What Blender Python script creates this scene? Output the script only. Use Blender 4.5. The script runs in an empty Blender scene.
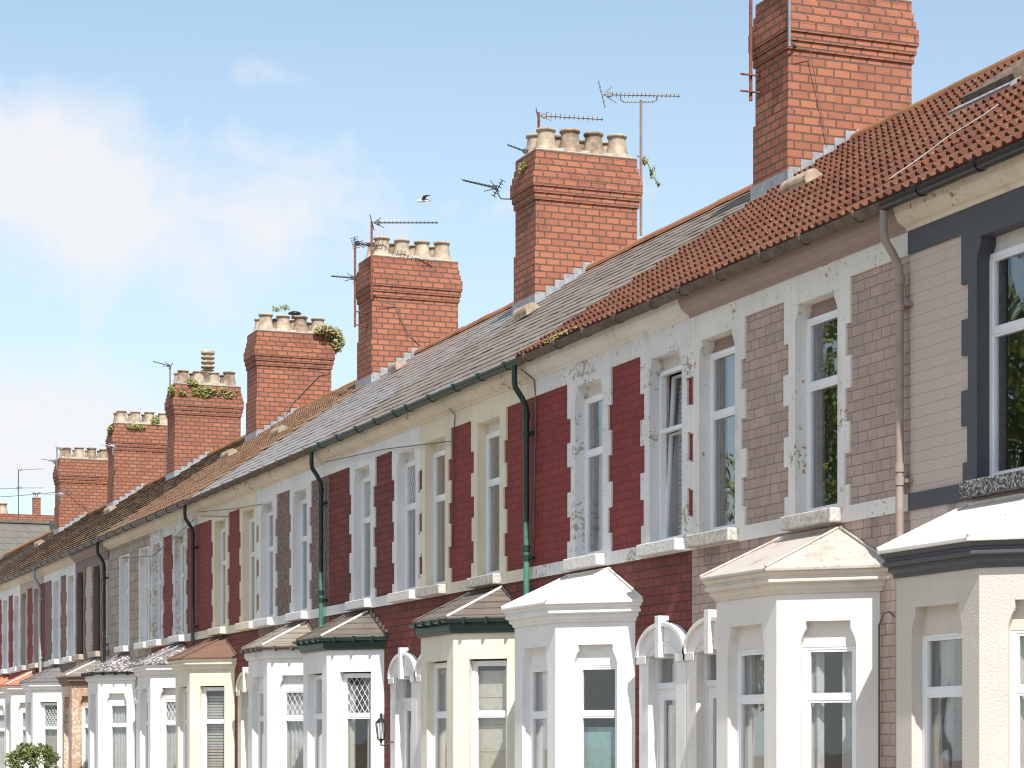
import bpy, math, random
from mathutils import Vector, Matrix
random.seed(7)
S = bpy.context.scene
COL = S.collection
V = Vector
PHI = math.atan(892 / 2290.0)
SP, CP = math.sin(PHI), math.cos(PHI)
EYE = 1.6
def at(X, y, xp):
    "point on the vertical plane x = xp seen where the photograph shows it"
    a = (X - 512) / 2290.0
    t = xp / (SP + CP * a)
    return V((xp, t * (CP - SP * a), EYE + t * (744 - y) / 2290.0))

def at_y(X, y, yp):
    "the same on the upright plane y = yp"
    a = (X - 512) / 2290.0
    t = yp / (CP - SP * a)
    return V((t * (SP + CP * a), yp, EYE + t * (744 - y) / 2290.0))
def roof_at(X, y):
    lo, hi = 9.8, 14.2
    for _ in range(40):
        m = (lo + hi) / 2; P = at(X, y, m)
        if P.z > 6.14 + (m - 9.8) * (9.05 - 6.12) / 4.4: lo = m
        else: hi = m
    return at(X, y, (lo + hi) / 2)
# ------------------------------------------------------------------ materials
def nm(name):
    m = bpy.data.materials.new(name); m.use_nodes = True
    nt = m.node_tree
    return m, nt, nt.nodes['Principled BSDF']
def nd(nt, typ, **kw):
    n = nt.nodes.new(typ)
    for k, v in kw.items(): setattr(n, k, v)
    return n
def pos(nt): return nd(nt, 'ShaderNodeNewGeometry').outputs['Position']
def scaled(nt, vec, s):
    n = nd(nt, 'ShaderNodeVectorMath', operation='MULTIPLY')
    nt.links.new(vec, n.inputs[0]); n.inputs[1].default_value = s
    return n.outputs[0]
def noise(nt, scale, detail=4, rough=.55, vec=None, dist=0):
    n = nd(nt, 'ShaderNodeTexNoise')
    nt.links.new(vec if vec is not None else pos(nt), n.inputs['Vector'])
    n.inputs['Scale'].default_value = scale; n.inputs['Detail'].default_value = detail
    n.inputs['Roughness'].default_value = rough; n.inputs['Distortion'].default_value = dist
    return n.outputs['Fac']
def ramp(nt, fac, a, b, va=0., vb=1.):
    n = nd(nt, 'ShaderNodeMapRange'); n.clamp = True
    nt.links.new(fac, n.inputs[0])
    for i, v in ((1, a), (2, b), (3, va), (4, vb)): n.inputs[i].default_value = v
    return n.outputs[0]
def c4(c): return (c[0], c[1], c[2], 1)
def mix(nt, fac, a, b, blend='MIX'):
    n = nd(nt, 'ShaderNodeMix', data_type='RGBA', blend_type=blend)
    for sock, v in ((n.inputs['Factor'], fac), (n.inputs['A'], a), (n.inputs['B'], b)):
        if isinstance(v, (int, float)): sock.default_value = v
        elif isinstance(v, tuple): sock.default_value = c4(v)
        else: nt.links.new(v, sock)
    return n.outputs['Result']
def mul(nt, a, b, op='MULTIPLY'):
    n = nd(nt, 'ShaderNodeMath', operation=op)
    for i, v in enumerate((a, b)):
        if isinstance(v, (int, float)): n.inputs[i].default_value = v
        else: nt.links.new(v, n.inputs[i])
    return n.outputs[0]
def bump(nt, bs, h, strength=.3, dist=.01):
    n = nd(nt, 'ShaderNodeBump'); n.inputs['Strength'].default_value = strength
    n.inputs['Distance'].default_value = dist
    nt.links.new(h, n.inputs['Height']); nt.links.new(n.outputs[0], bs.inputs['Normal'])
def wallvec(nt):
    "horizontal run and height of an upright surface"
    sx = nd(nt, 'ShaderNodeSeparateXYZ'); nt.links.new(pos(nt), sx.inputs[0])
    a = mul(nt, sx.outputs[0], sx.outputs[1], 'ADD')
    cb = nd(nt, 'ShaderNodeCombineXYZ'); nt.links.new(a, cb.inputs[0]); nt.links.new(sx.outputs[2], cb.inputs[1])
    return cb.outputs[0]
def sc(c, k): return tuple(min(1, v * k) for v in c)

def paint(name, col, rough=.65, dirt=.25, bmp=.15, grain=90, peel=None, peel_at=.6, dirtcol=(.22, .17, .12)):
    m, nt, bs = nm(name)
    c = mix(nt, ramp(nt, noise(nt, 1.1, 6), .3, .7), sc(col, .88), sc(col, 1.05))
    st = noise(nt, 1, 5, .6, scaled(nt, pos(nt), (5, 5, .7)))
    bl = noise(nt, 3.5, 7, .65)
    d = mul(nt, ramp(nt, st, .5, .8), ramp(nt, bl, .42, .7))
    c = mix(nt, mul(nt, d, dirt * 2.2), c, dirtcol)
    sp = ramp(nt, noise(nt, 38, 3), .7, .78)
    c = mix(nt, mul(nt, sp, dirt), c, sc(dirtcol, .8))
    h = noise(nt, grain, 3)
    if peel:
        pk = ramp(nt, mul(nt, noise(nt, 16, 8, .7), mul(nt, noise(nt, 1.6, 3), .55), 'ADD'), peel_at + .18, peel_at + .22)
        c = mix(nt, pk, c, peel)
        h = mul(nt, h, mul(nt, pk, -1.2), 'ADD')
    nt.links.new(c, bs.inputs['Base Color']); bs.inputs['Roughness'].default_value = rough
    bump(nt, bs, h, bmp, .012)
    return m

def bricks(name, c1, c2, mortar, bw, rh, ms=.006, off=.5, sq=1., sqf=2, bmp=.5, vary=.35, rough=.8, dark=None, grime=.3, soot=(.05, .04, .035), stain=.75):
    m, nt, bs = nm(name)
    wv = wallvec(nt)
    wob = nd(nt, 'ShaderNodeVectorMath', operation='ADD')
    nt.links.new(wv, wob.inputs[0])
    nn = nd(nt, 'ShaderNodeTexNoise'); nn.inputs['Scale'].default_value = 7; nt.links.new(pos(nt), nn.inputs['Vector'])
    o = nd(nt, 'ShaderNodeVectorMath', operation='MULTIPLY_ADD')
    nt.links.new(nn.outputs['Color'], o.inputs[0]); o.inputs[1].default_value = (.012, .01, 0); o.inputs[2].default_value = (-.006, -.005, 0)
    nt.links.new(o.outputs[0], wob.inputs[1])
    b = nd(nt, 'ShaderNodeTexBrick'); b.offset = off; b.squash = sq; b.squash_frequency = sqf; b.offset_frequency = 2
    nt.links.new(wob.outputs[0], b.inputs['Vector'])
    b.inputs['Color1'].default_value = c4(c1); b.inputs['Color2'].default_value = c4(c2); b.inputs['Mortar'].default_value = c4(mortar)
    for k, v in (('Scale', 1), ('Mortar Size', ms), ('Mortar Smooth', .2), ('Bias', 0), ('Brick Width', bw), ('Row Height', rh)): b.inputs[k].default_value = v
    c = mix(nt, ramp(nt, noise(nt, 2.2, 5), .3, .7, 0, vary), b.outputs['Color'], sc(c1, .55))
    c = mix(nt, ramp(nt, noise(nt, 60, 3), .55, .75, 0, .3), c, sc(c2, 1.35))
    g = mul(nt, ramp(nt, noise(nt, 1.7, 8, .7), .52, .74), grime)
    c = mix(nt, g, c, soot)
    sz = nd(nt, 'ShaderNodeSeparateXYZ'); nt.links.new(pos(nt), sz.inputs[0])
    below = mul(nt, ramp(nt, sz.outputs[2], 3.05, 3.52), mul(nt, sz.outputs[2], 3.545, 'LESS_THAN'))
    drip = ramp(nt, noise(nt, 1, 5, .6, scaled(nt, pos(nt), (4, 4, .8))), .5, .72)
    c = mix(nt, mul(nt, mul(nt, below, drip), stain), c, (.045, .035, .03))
    nt.links.new(c, bs.inputs['Base Color']); bs.inputs['Roughness'].default_value = rough
    h = mul(nt, mul(nt, b.outputs['Fac'], -1), mul(nt, noise(nt, 70, 4), .35), 'ADD')
    bump(nt, bs, h, bmp, .012)
    return m

def plain(name, col, rough=.5, metal=0, vary=.2, scale=6, bmp=0.):
    m, nt, bs = nm(name)
    c = mix(nt, ramp(nt, noise(nt, scale, 6), .3, .7), sc(col, 1 - vary), sc(col, 1 + vary * .5))
    nt.links.new(c, bs.inputs['Base Color']); bs.inputs['Roughness'].default_value = rough; bs.inputs['Metallic'].default_value = metal
    if bmp: bump(nt, bs, noise(nt, 50, 4), bmp, .01)
    return m

def speckle(name, cols, scale=55, bmp=.8, rough=.9):
    m, nt, bs = nm(name)
    v = nd(nt, 'ShaderNodeTexVoronoi'); v.inputs['Scale'].default_value = scale; nt.links.new(pos(nt), v.inputs['Vector'])
    s = nd(nt, 'ShaderNodeSeparateColor'); nt.links.new(v.outputs['Color'], s.inputs[0])
    r = nd(nt, 'ShaderNodeValToRGB'); r.color_ramp.interpolation = 'CONSTANT'
    nt.links.new(s.outputs[0], r.inputs[0])
    e = r.color_ramp.elements
    for i, c in enumerate(cols):
        if i < 2: x = e[i]; x.position = i / len(cols)
        else: x = e.new(i / len(cols))
        x.color = c4(c)
    nt.links.new(r.outputs[0], bs.inputs['Base Color']); bs.inputs['Roughness'].default_value = rough
    bump(nt, bs, v.outputs['Distance'], bmp, .02)
    return m

def rooftile(name, c1, c2, c3, lichen=.35, rough=.85, spec=.15, lcol=(.45, .36, .12), moss=(.06, .055, .03)):
    m, nt, bs = nm(name)
    ri = nd(nt, 'ShaderNodeNewGeometry').outputs['Random Per Island']
    c = mix(nt, ramp(nt, ri, 0, 1), c1, c2)
    c = mix(nt, ramp(nt, noise(nt, 1.2, 6, .65), .42, .66), c, c3)
    c = mix(nt, ramp(nt, noise(nt, 22, 6, .7), .52, .72, 0, .55), c, moss)
    l = mul(nt, ramp(nt, noise(nt, 34, 4), .62, .68), ramp(nt, noise(nt, .9, 4), .45, .6))
    c = mix(nt, mul(nt, l, lichen), c, lcol)
    w = mul(nt, ramp(nt, noise(nt, 48, 3), .66, .71), lichen)
    c = mix(nt, w, c, (.42, .4, .35))
    nt.links.new(c, bs.inputs['Base Color']); bs.inputs['Roughness'].default_value = rough
    bs.inputs['Specular IOR Level'].default_value = spec
    bump(nt, bs, noise(nt, 60, 5, .7), .3, .01)
    return m

def glass(name, k=.085):
    m = bpy.data.materials.new(name); m.use_nodes = True; nt = m.node_tree
    nt.nodes.remove(nt.nodes['Principled BSDF'])
    out = nt.nodes['Material Output']
    tr = nd(nt, 'ShaderNodeBsdfTransparent'); tr.inputs[0].default_value = (.97, .98, .98, 1)
    gl = nd(nt, 'ShaderNodeBsdfGlossy'); gl.inputs['Roughness'].default_value = .012
    lw = nd(nt, 'ShaderNodeLayerWeight'); lw.inputs['Blend'].default_value = .5
    f = mul(nt, mul(nt, mul(nt, lw.outputs['Facing'], 3., 'POWER'), .95), k, 'ADD')
    bp = nd(nt, 'ShaderNodeBump'); bp.inputs['Strength'].default_value = .25; bp.inputs['Distance'].default_value = .02
    nt.links.new(noise(nt, 2.4, 1, .4, scaled(nt, pos(nt), (1, 1, .7))), bp.inputs['Height'])
    nt.links.new(bp.outputs[0], gl.inputs['Normal'])
    mx = nd(nt, 'ShaderNodeMixShader'); nt.links.new(f, mx.inputs[0])
    nt.links.new(tr.outputs[0], mx.inputs[1]); nt.links.new(gl.outputs[0], mx.inputs[2])
    nt.links.new(mx.outputs[0], out.inputs[0])
    return m

def cloth(name, col, trans=.35, weave=0):
    m, nt, bs = nm(name)
    out = nt.nodes['Material Output']
    bs.inputs['Base Color'].default_value = c4(col); bs.inputs['Roughness'].default_value = .9
    c = mix(nt, ramp(nt, noise(nt, 14, 5), .35, .7), sc(col, .8), col); nt.links.new(c, bs.inputs['Base Color'])
    t = nd(nt, 'ShaderNodeBsdfTranslucent'); t.inputs[0].default_value = c4(col)
    mx = nd(nt, 'ShaderNodeMixShader'); mx.inputs[0].default_value = trans
    nt.links.new(bs.outputs[0], mx.inputs[1]); nt.links.new(t.outputs[0], mx.inputs[2])
    nt.links.new(mx.outputs[0], out.inputs[0])
    return m

def leafmat(name, a, b):
    m, nt, bs = nm(name)
    ri = nd(nt, 'ShaderNodeNewGeometry').outputs['Random Per Island']
    c = mix(nt, ri, a, b); nt.links.new(c, bs.inputs['Base Color']); bs.inputs['Roughness'].default_value = .55
    return m

WHITE = (.78, .77, .76); CREAM = (.78, .69, .53)
MT = {}
MT['white'] = paint('white masonry paint', WHITE, dirt=.3)
MT['white_rough'] = paint('white roughcast paint', WHITE, dirt=.26, bmp=.45, grain=55)
MT['white_peel'] = paint('peeling white paint', (.74, .73, .72), dirt=.3, peel=(.40, .34, .28), peel_at=.675)
MT['white_worse'] = paint('badly flaking white paint', (.70, .69, .66), dirt=.5, peel=(.44, .38, .31), peel_at=.63)
MT['offwhite'] = paint('off white masonry paint', (.76, .73, .69), dirt=.3, peel=(.38, .23, .11), peel_at=.735)
MT['bay_white'] = paint('warm white bay paint', (.76, .72, .68), dirt=.2, bmp=.2, grain=110)
MT['cream'] = paint('cream masonry paint', CREAM, dirt=.2)
MT['cream_rough'] = paint('cream roughcast paint', (.74, .69, .57), dirt=.25, bmp=.4, grain=60)
MT['bay_stone'] = paint('stone coloured cornice paint', (.68, .61, .53), dirt=.4)
MT['slate_paint'] = paint('slate blue paint', (.074, .077, .088), rough=.6, dirt=.05)
MT['greige'] = paint('pale putty paint', (.60, .54, .48), dirt=.1, bmp=.5, grain=60)
MT['peach'] = paint('peach sandstone paint', (.50, .32, .21), dirt=.4, peel=(.7, .55, .42), peel_at=.6)
MT['brown_paint'] = paint('brown paint', (.20, .13, .10), dirt=.2)
MT['tan'] = paint('pinkish tan stucco', (.46, .38, .32), dirt=.2)
MT['mauve_trim'] = paint('mauve taupe trim paint', (.33, .245, .215), dirt=.25)
MT['cream_trim'] = paint('ivory cornice paint', (.72, .63, .50), dirt=.35, peel=(.3, .2, .12), peel_at=.72)
MT['white_trim'] = paint('white cornice paint', (.72, .68, .63), dirt=.45)
MT['green_trim'] = plain('dark green gloss paint', (.008, .036, .028), .4)
MT['lightgreen'] = plain('sunlit green pipe paint', (.055, .20, .145), .5, vary=.35)  # paler copy of the pipe green: sunlight on the lower run, put into colour
MT['pipe_mauve'] = plain('taupe pipe paint', (.32, .25, .215), .5)
MT['black'] = plain('black plastic', (.018, .018, .02), .35)
MT['castiron'] = plain('weathered brown cast iron', (.13, .095, .07), .7, vary=.5, scale=9)
MT['greypipe'] = plain('pale grey pipe', (.35, .38, .40), .5)
MT['upvc'] = plain('white window plastic', (.82, .83, .85), .3, vary=.04)
MT['brownframe'] = plain('dark brown window frame', (.07, .04, .03), .4)
MT['seal'] = plain('dark rubber seal', (.02, .02, .02), .6)
MT['glass'] = glass('window glass')
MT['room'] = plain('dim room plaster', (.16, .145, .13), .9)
MT['lead'] = plain('grey lead flashing', (.30, .315, .335), .55, vary=.3, scale=12, bmp=.3)
MT['leadwhite'] = plain('white hip paint', (.75, .74, .72), .6)
MT['mauve'] = bricks('mauve painted wall tile', (.42, .315, .27), (.49, .37, .32), (.22, .15, .12), .215, .0935, .004, sq=.72, sqf=3, bmp=.9, vary=.32, grime=.16)
MT['red'] = bricks('oxblood painted wall tile', (.225, .026, .022), (.27, .037, .031), (.085, .011, .010), .235, .0935, .004, sq=.72, sqf=3, bmp=.9, vary=.32, rough=.75, grime=.1)
MT['redbrick'] = bricks('dark red wall brick', (.23, .045, .033), (.145, .028, .023), (.045, .015, .012), .225, .095, .007, sq=.75, sqf=3, bmp=.7, vary=.3, grime=.2)
MT['beige'] = bricks('smooth beige blocks', (.53, .44, .385), (.55, .455, .40), (.37, .28, .23), 1.3, .0935, .0028, bmp=.3, vary=.05, grime=.0)
MT['pebble'] = speckle('grey brown pebbledash', [(.19, .115, .10), (.27, .18, .155), (.13, .085, .08), (.36, .26, .225), (.22, .155, .14)], 42)
MT['stone'] = bricks('grey brown rubble stone', (.50, .42, .34), (.40, .32, .255), (.27, .22, .18), .36, .2, .012, sq=.6, sqf=2, bmp=1., vary=.5, grime=.4, soot=(.10, .08, .06))
MT['creamtile'] = bricks('pale painted wall tile', (.58, .52, .46), (.52, .47, .42), (.25, .18, .15), .23, .0935, .004, sq=.72, sqf=3)
MT['granite'] = speckle('dark granite sill', [(.05, .05, .05), (.12, .12, .12), (.3, .3, .3), (.03, .03, .035), (.18, .18, .18)], 60, .4)
MT['sill'] = plain('weathered stone sill', (.55, .51, .46), .9, vary=.4, scale=25, bmp=.5)
MT['sillwhite'] = plain('white knobbly sill', (.72, .70, .66), .8, vary=.3, scale=30, bmp=.9)
MT['chim'] = bricks('orange red chimney brick', (.41, .152, .080), (.295, .098, .057), (.085, .06, .045), .232, .104, .012, bmp=1., vary=.4, grime=.6, soot=(.07, .035, .028))
MT['chimold'] = bricks('lichened chimney brick', (.39, .145, .075), (.28, .09, .052), (.085, .065, .05), .232, .104, .014, bmp=1., vary=.4, grime=.5, soot=(.10, .08, .045))
MT['cement'] = plain('grey mortar', (.42, .40, .36), .95, vary=.35, scale=14, bmp=.5)
MT['pot'] = plain('buff clay pot', (.43, .34, .245), .85, vary=.45, scale=7, bmp=.3)
MT['potdark'] = plain('sooty clay pot', (.30, .225, .155), .9, vary=.6, scale=8, bmp=.3)
MT['terrapot'] = plain('terracotta pot', (.5, .17, .07), .85)
MT['rtred'] = rooftile('red clay roof tile', (.145, .052, .031), (.085, .032, .021), (.135, .064, .042), .45)
MT['rtgrey'] = rooftile('grey brown concrete tile', (.215, .178, .155), (.15, .122, .106), (.235, .198, .17), .4, .7, .3)
MT['rtsheen'] = rooftile('smooth grey concrete tile', (.28, .255, .24), (.23, .21, .20), (.28, .24, .21), .2, .36, .5)
MT['rtbrown'] = rooftile('weathered brown roof tile', (.19, .095, .055), (.115, .062, .038), (.19, .135, .09), .55)
MT['rtmix'] = rooftile('lichened grey roof tile', (.195, .155, .115), (.125, .098, .072), (.22, .13, .08), .7)
MT['ridge_or'] = rooftile('orange clay ridge tile', (.36, .15, .075), (.28, .115, .06), (.34, .17, .10), .3)
MT['ridge_old'] = rooftile('lichened ridge tile', (.26, .12, .06), (.2, .09, .05), (.3, .15, .07), 1., lcol=(.62, .36, .03))
MT['slate'] = bricks('grey roof slate', (.16, .15, .15), (.22, .21, .2), (.05, .05, .05), .3, .16, .006, bmp=.6, vary=.4)
MT['slatemulti'] = speckle('mottled slate chippings', [(.12, .12, .14), (.3, .28, .27), (.07, .07, .09), (.2, .15, .14), (.5, .46, .42)], 26, .6)
MT['bayroof_white'] = paint('white painted bay roof', (.72, .68, .63), dirt=.35, bmp=.3, grain=30, peel=(.42, .12, .07), peel_at=.78)
MT['bayroof_cream'] = paint('weathered cream bay roof', (.50, .45, .395), dirt=.7, bmp=.4, grain=30, dirtcol=(.24, .17, .12), peel=(.40, .31, .24), peel_at=.72)
MT['bayroof_brown'] = bricks('brown bay roof tile', (.165, .135, .11), (.12, .10, .083), (.045, .033, .027), .3, .085, .006, bmp=.8, vary=.4)
MT['bayroof_tan'] = bricks('sandy bay roof tile', (.30, .255, .205), (.23, .195, .155), (.12, .1, .08), .3, .085, .006, bmp=.8, vary=.4)
MT['bayroof_rust'] = bricks('rust brown bay roof felt', (.20, .108, .07), (.165, .09, .058), (.13, .07, .045), .9, .5, .004, bmp=.5, vary=.3)
MT['bayroof_terra'] = bricks('terracotta bay roof tile', (.58, .22, .12), (.5, .18, .1), (.2, .08, .05), .3, .085, .006, bmp=.8, vary=.3)
MT['rust'] = plain('rusty steel pole', (.22, .07, .035), .8, vary=.5, scale=20)
MT['alu'] = plain('dull aluminium', (.25, .25, .25), .5, .4)
MT['darkmetal'] = plain('dark aerial metal', (.09, .09, .095), .5, .3)
MT['steel'] = plain('galvanised steel', (.55, .55, .55), .4, .7)
MT['oldsteel'] = plain('dull brown steel pole', (.27, .19, .14), .7, .2)
MT['net'] = cloth('white net curtain', (.86, .86, .84), .4)
MT['creamcloth'] = cloth('cream curtain cloth', (.84, .80, .68), .35)
MT['greycloth'] = cloth('grey curtain cloth', (.40, .41, .42), .25)
MT['blind'] = cloth('cream slatted blind', (.66, .62, .55), .2)
MT['aqua'] = cloth('aqua frosted film', (.30, .47, .46), .15)
MT['door'] = plain('white door', (.76, .76, .77), .35, vary=.06)
MT['cable'] = plain('grey cable', (.13, .12, .115), .6)
MT['cablelight'] = plain('pale cable', (.33, .31, .29), .6)
MT['weed'] = leafmat('chimney weed leaf', (.16, .20, .04), (.30, .28, .09))
MT['weeddry'] = leafmat('dry weed stalk', (.30, .24, .10), (.22, .22, .07))
MT['bushleaf'] = leafmat('evergreen bush leaf', (.03, .06, .012), (.19, .21, .06))
MT['treeleaf'] = leafmat('street tree leaf', (.12, .17, .02), (.27, .30, .05))
MT['bark'] = plain('grey brown bark', (.11, .085, .065), .9, vary=.4, scale=10, bmp=.6)
MT['asphalt'] = plain('asphalt', (.085, .08, .072), .9, vary=.3, scale=20)
MT['paving'] = bricks('concrete paving', (.40, .355, .29), (.36, .315, .26), (.17, .15, .13), .6, .6, .008)
MT['kerb'] = plain('concrete kerb', (.36, .35, .33), .9)
MT['roadpaint'] = plain('white road paint', (.75, .75, .73), .8)
MT['ground'] = plain('dry earth ground', (.24, .19, .13), 1., vary=.3, scale=2)
MT['gull_white'] = plain('white gull feathers', (.8, .8, .8), .8)
MT['gull_grey'] = plain('grey brown gull wing feathers', (.14, .10, .08), .8)
MT['ochre'] = plain('yellow lichen', (.6, .36, .04), .9)
MT['farroof'] = bricks('far grey roof slate', (.125, .112, .095), (.15, .134, .115), (.08, .072, .062), .6, .3, .02, bmp=.3, vary=.2)
MT['darkgreen'] = plain('green verge board', (.01, .04, .035), .5)

# ------------------------------------------------------------------ mesh kit
class B:
    def __init__(s): s.v = []; s.f = []; s.m = []; s.sm = []
    def add(s, pts, faces, mi=0, smooth=False):
        k = len(s.v); s.v += [V(p) for p in pts]
        for f in faces: s.f.append([i + k for i in f]); s.m.append(mi); s.sm.append(smooth)
    def box(s, x0, x1, y0, y1, z0, z1, mi=0):
        p = [(x, y, z) for x in (x0, x1) for y in (y0, y1) for z in (z0, z1)]
        s.add(p, [(0, 1, 3, 2), (4, 6, 7, 5), (0, 4, 5, 1), (2, 3, 7, 6), (0, 2, 6, 4), (1, 5, 7, 3)], mi)
    def obox(s, O, U, W, N, u0, u1, v0, v1, n0, n1, mi=0):
        p = [O + U * a + W * b + N * c for a in (u0, u1) for b in (v0, v1) for c in (n0, n1)]
        s.add(p, [(0, 1, 3, 2), (4, 6, 7, 5), (0, 4, 5, 1), (2, 3, 7, 6), (0, 2, 6, 4), (1, 5, 7, 3)], mi)
    def plate(s, O, U, W, N, us, vs, inside, depth, mi=0):
        us = sorted(set(round(u, 5) for u in us)); vs = sorted(set(round(v, 5) for v in vs))
        g = [[inside((us[i] + us[i+1]) / 2, (vs[j] + vs[j+1]) / 2) for j in range(len(vs) - 1)] for i in range(len(us) - 1)]
        D = N * -depth
        def P(i, j): return O + U * us[i] + W * vs[j]
        flip = U.cross(W).dot(N) < 0
        def q(pts): s.add(pts[::-1] if flip else pts, [(0, 1, 2, 3)], mi)
        nu, nv = len(us) - 1, len(vs) - 1
        for i in range(nu):
            for j in range(nv):
                if not g[i][j]: continue
                a, b, c, d = P(i, j), P(i+1, j), P(i+1, j+1), P(i, j+1)
                q([a, b, c, d])
                if i == 0 or not g[i-1][j]: q([d, d + D, a + D, a])
                if i == nu-1 or not g[i+1][j]: q([b, b + D, c + D, c])
                if j == 0 or not g[i][j-1]: q([a, a + D, b + D, b])
                if j == nv-1 or not g[i][j+1]: q([c, c + D, d + D, d])
    def tube(s, path, r, n=8, mi=0, cap=True):
        path = [V(p) for p in path]; rings = []
        for i, p in enumerate(path):
            t = (path[min(i+1, len(path)-1)] - path[max(i-1, 0)]).normalized()
            a = t.cross(V((0, 0, 1)) if abs(t.z) < .9 else V((1, 0, 0))).normalized(); b = t.cross(a)
            rr = r[i] if isinstance(r, (list, tuple)) else r
            rings.append([p + (a * math.cos(2*math.pi*k/n) + b * math.sin(2*math.pi*k/n)) * rr for k in range(n)])
        k0 = len(s.v)
        fs = []
        for i in range(len(path)-1):
            for k in range(n):
                fs.append((i*n+k, i*n+(k+1) % n, (i+1)*n+(k+1) % n, (i+1)*n+k))
        s.add([p for rg in rings for p in rg], fs, mi, True)
        if cap:
            s.add(rings[0], [tuple(range(n))], mi); s.add(rings[-1], [tuple(range(n))], mi)
    def lathe(s, c, prof, n=14, mi=0):
        c = V(c); pts = []; fs = []
        for r, z in prof:
            pts += [c + V((r*math.cos(2*math.pi*k/n), r*math.sin(2*math.pi*k/n), z)) for k in range(n)]
        for i in range(len(prof)-1):
            for k in range(n): fs.append((i*n+k, i*n+(k+1) % n, (i+1)*n+(k+1) % n, (i+1)*n+k))
        s.add(pts, fs, mi, True)
    def exy(s, poly, y0, y1, mi=0):
        n = len(poly)
        p = [(x, y0, z) for x, z in poly] + [(x, y1, z) for x, z in poly]
        s.add(p, [(i, (i+1) % n, n+(i+1) % n, n+i) for i in range(n)] + [tuple(range(n))[::-1], tuple(range(n, 2*n))], mi)
    def sweep(s, prof, path, mi=0):
        "profile of (outward, z) along a plan polyline that ends on the wall plane"
        n = len(path); cols = []
        for i in range(n):
            p = V(path[i])
            if 0 < i < n-1:
                d0 = (V(path[i]) - V(path[i-1])).normalized(); d1 = (V(path[i+1]) - V(path[i])).normalized()
                n0 = V((-d0.y, d0.x)); n1 = V((-d1.y, d1.x)); mt = (n0 + n1).normalized(); k = 1 / mt.dot(n0)
                cols.append([(p.x + mt.x*k*o, p.y + mt.y*k*o, z) for o, z in prof])
            else:
                d = (V(path[1]) - V(path[0])).normalized() if i == 0 else (V(path[-1]) - V(path[-2])).normalized()
                nn = V((-d.y, d.x)); row = []
                for o, z in prof:
                    t = -nn.x * o / d.x if abs(d.x) > 1e-6 else 0
                    row.append((p.x + nn.x*o + d.x*t, p.y + nn.y*o + d.y*t, z))
                cols.append(row)
        m = len(prof)
        s.add([q for c in cols for q in c], [(i*m+j, (i+1)*m+j, (i+1)*m+j+1, i*m+j+1) for i in range(n-1) for j in range(m-1)], mi)
    def obj(s, name, mats, parent=None, origin=None, bevel=0.):
        if parent is not None:
            root = parent
            while root.parent: root = root.parent
            O = root.location.copy()
        else: O = V(origin) if origin is not None else V((0, 0, 0))
        me = bpy.data.meshes.new(name)
        me.from_pydata([tuple(p - O) for p in s.v], [], s.f)
        for m in (mats if isinstance(mats, (list, tuple)) else [mats]): me.materials.append(MT[m])
        me.polygons.foreach_set('material_index', s.m); me.polygons.foreach_set('use_smooth', s.sm)
        me.update()
        o = bpy.data.objects.new(name, me); COL.objects.link(o)
        if parent is not None: o.parent = parent
        else: o.location = O
        if bevel:
            b = o.modifiers.new('edge', 'BEVEL'); b.width = bevel; b.segments = 2; b.limit_method = 'ANGLE'; b.angle_limit = 1.0
        return o
def thing(name, loc, label, cat, group=None):
    o = bpy.data.objects.new(name, None); COL.objects.link(o); o.location = loc; o.empty_display_size = .2
    o['label'] = label; o['category'] = cat
    if group: o['group'] = group
    return o
def tag(o, label, cat, group=None):
    o['label'] = label; o['category'] = cat
    if group: o['group'] = group
    return o
def structure(o): o['kind'] = 'structure'; return o
X_, Y_, Z_ = V((1, 0, 0)), V((0, 1, 0)), V((0, 0, 1))

# ------------------------------------------------------------------ windows
def shoulder_open(w, z0, z1, drop=.2, nib=.055):
    "opening test and grid lines of a shouldered window head"
    hw = w / 2
    zs = [z0, z1, z1 - drop*.3] + [z1 - drop*.3 - drop*.7*k/10 for k in range(1, 11)]
    def half(z):
        t = (z1 - drop*.3 - z) / (drop*.7)
        if t <= 0: return hw - nib
        if t >= 1: return hw
        return hw - nib * (1 - math.sin(t * math.pi / 2))
    steps = sorted(set(round(half((zs_a + zs_b)/2), 5) for zs_a, zs_b in zip(sorted(zs)[:-1], sorted(zs)[1:])))
    us = [-h for h in steps] + steps
    zz = sorted(zs)
    def inside(u, z):
        if not (z0 < z < z1): return False
        for a, b in zip(zz[:-1], zz[1:]):
            if a <= z <= b: return abs(u) < half((a+b)/2)
        return False
    return inside, us, zs
def rect_open(w, z0, z1):
    return (lambda u, z: abs(u) < w/2 and z0 < z < z1), [-w/2, w/2], [z0, z1]

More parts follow.
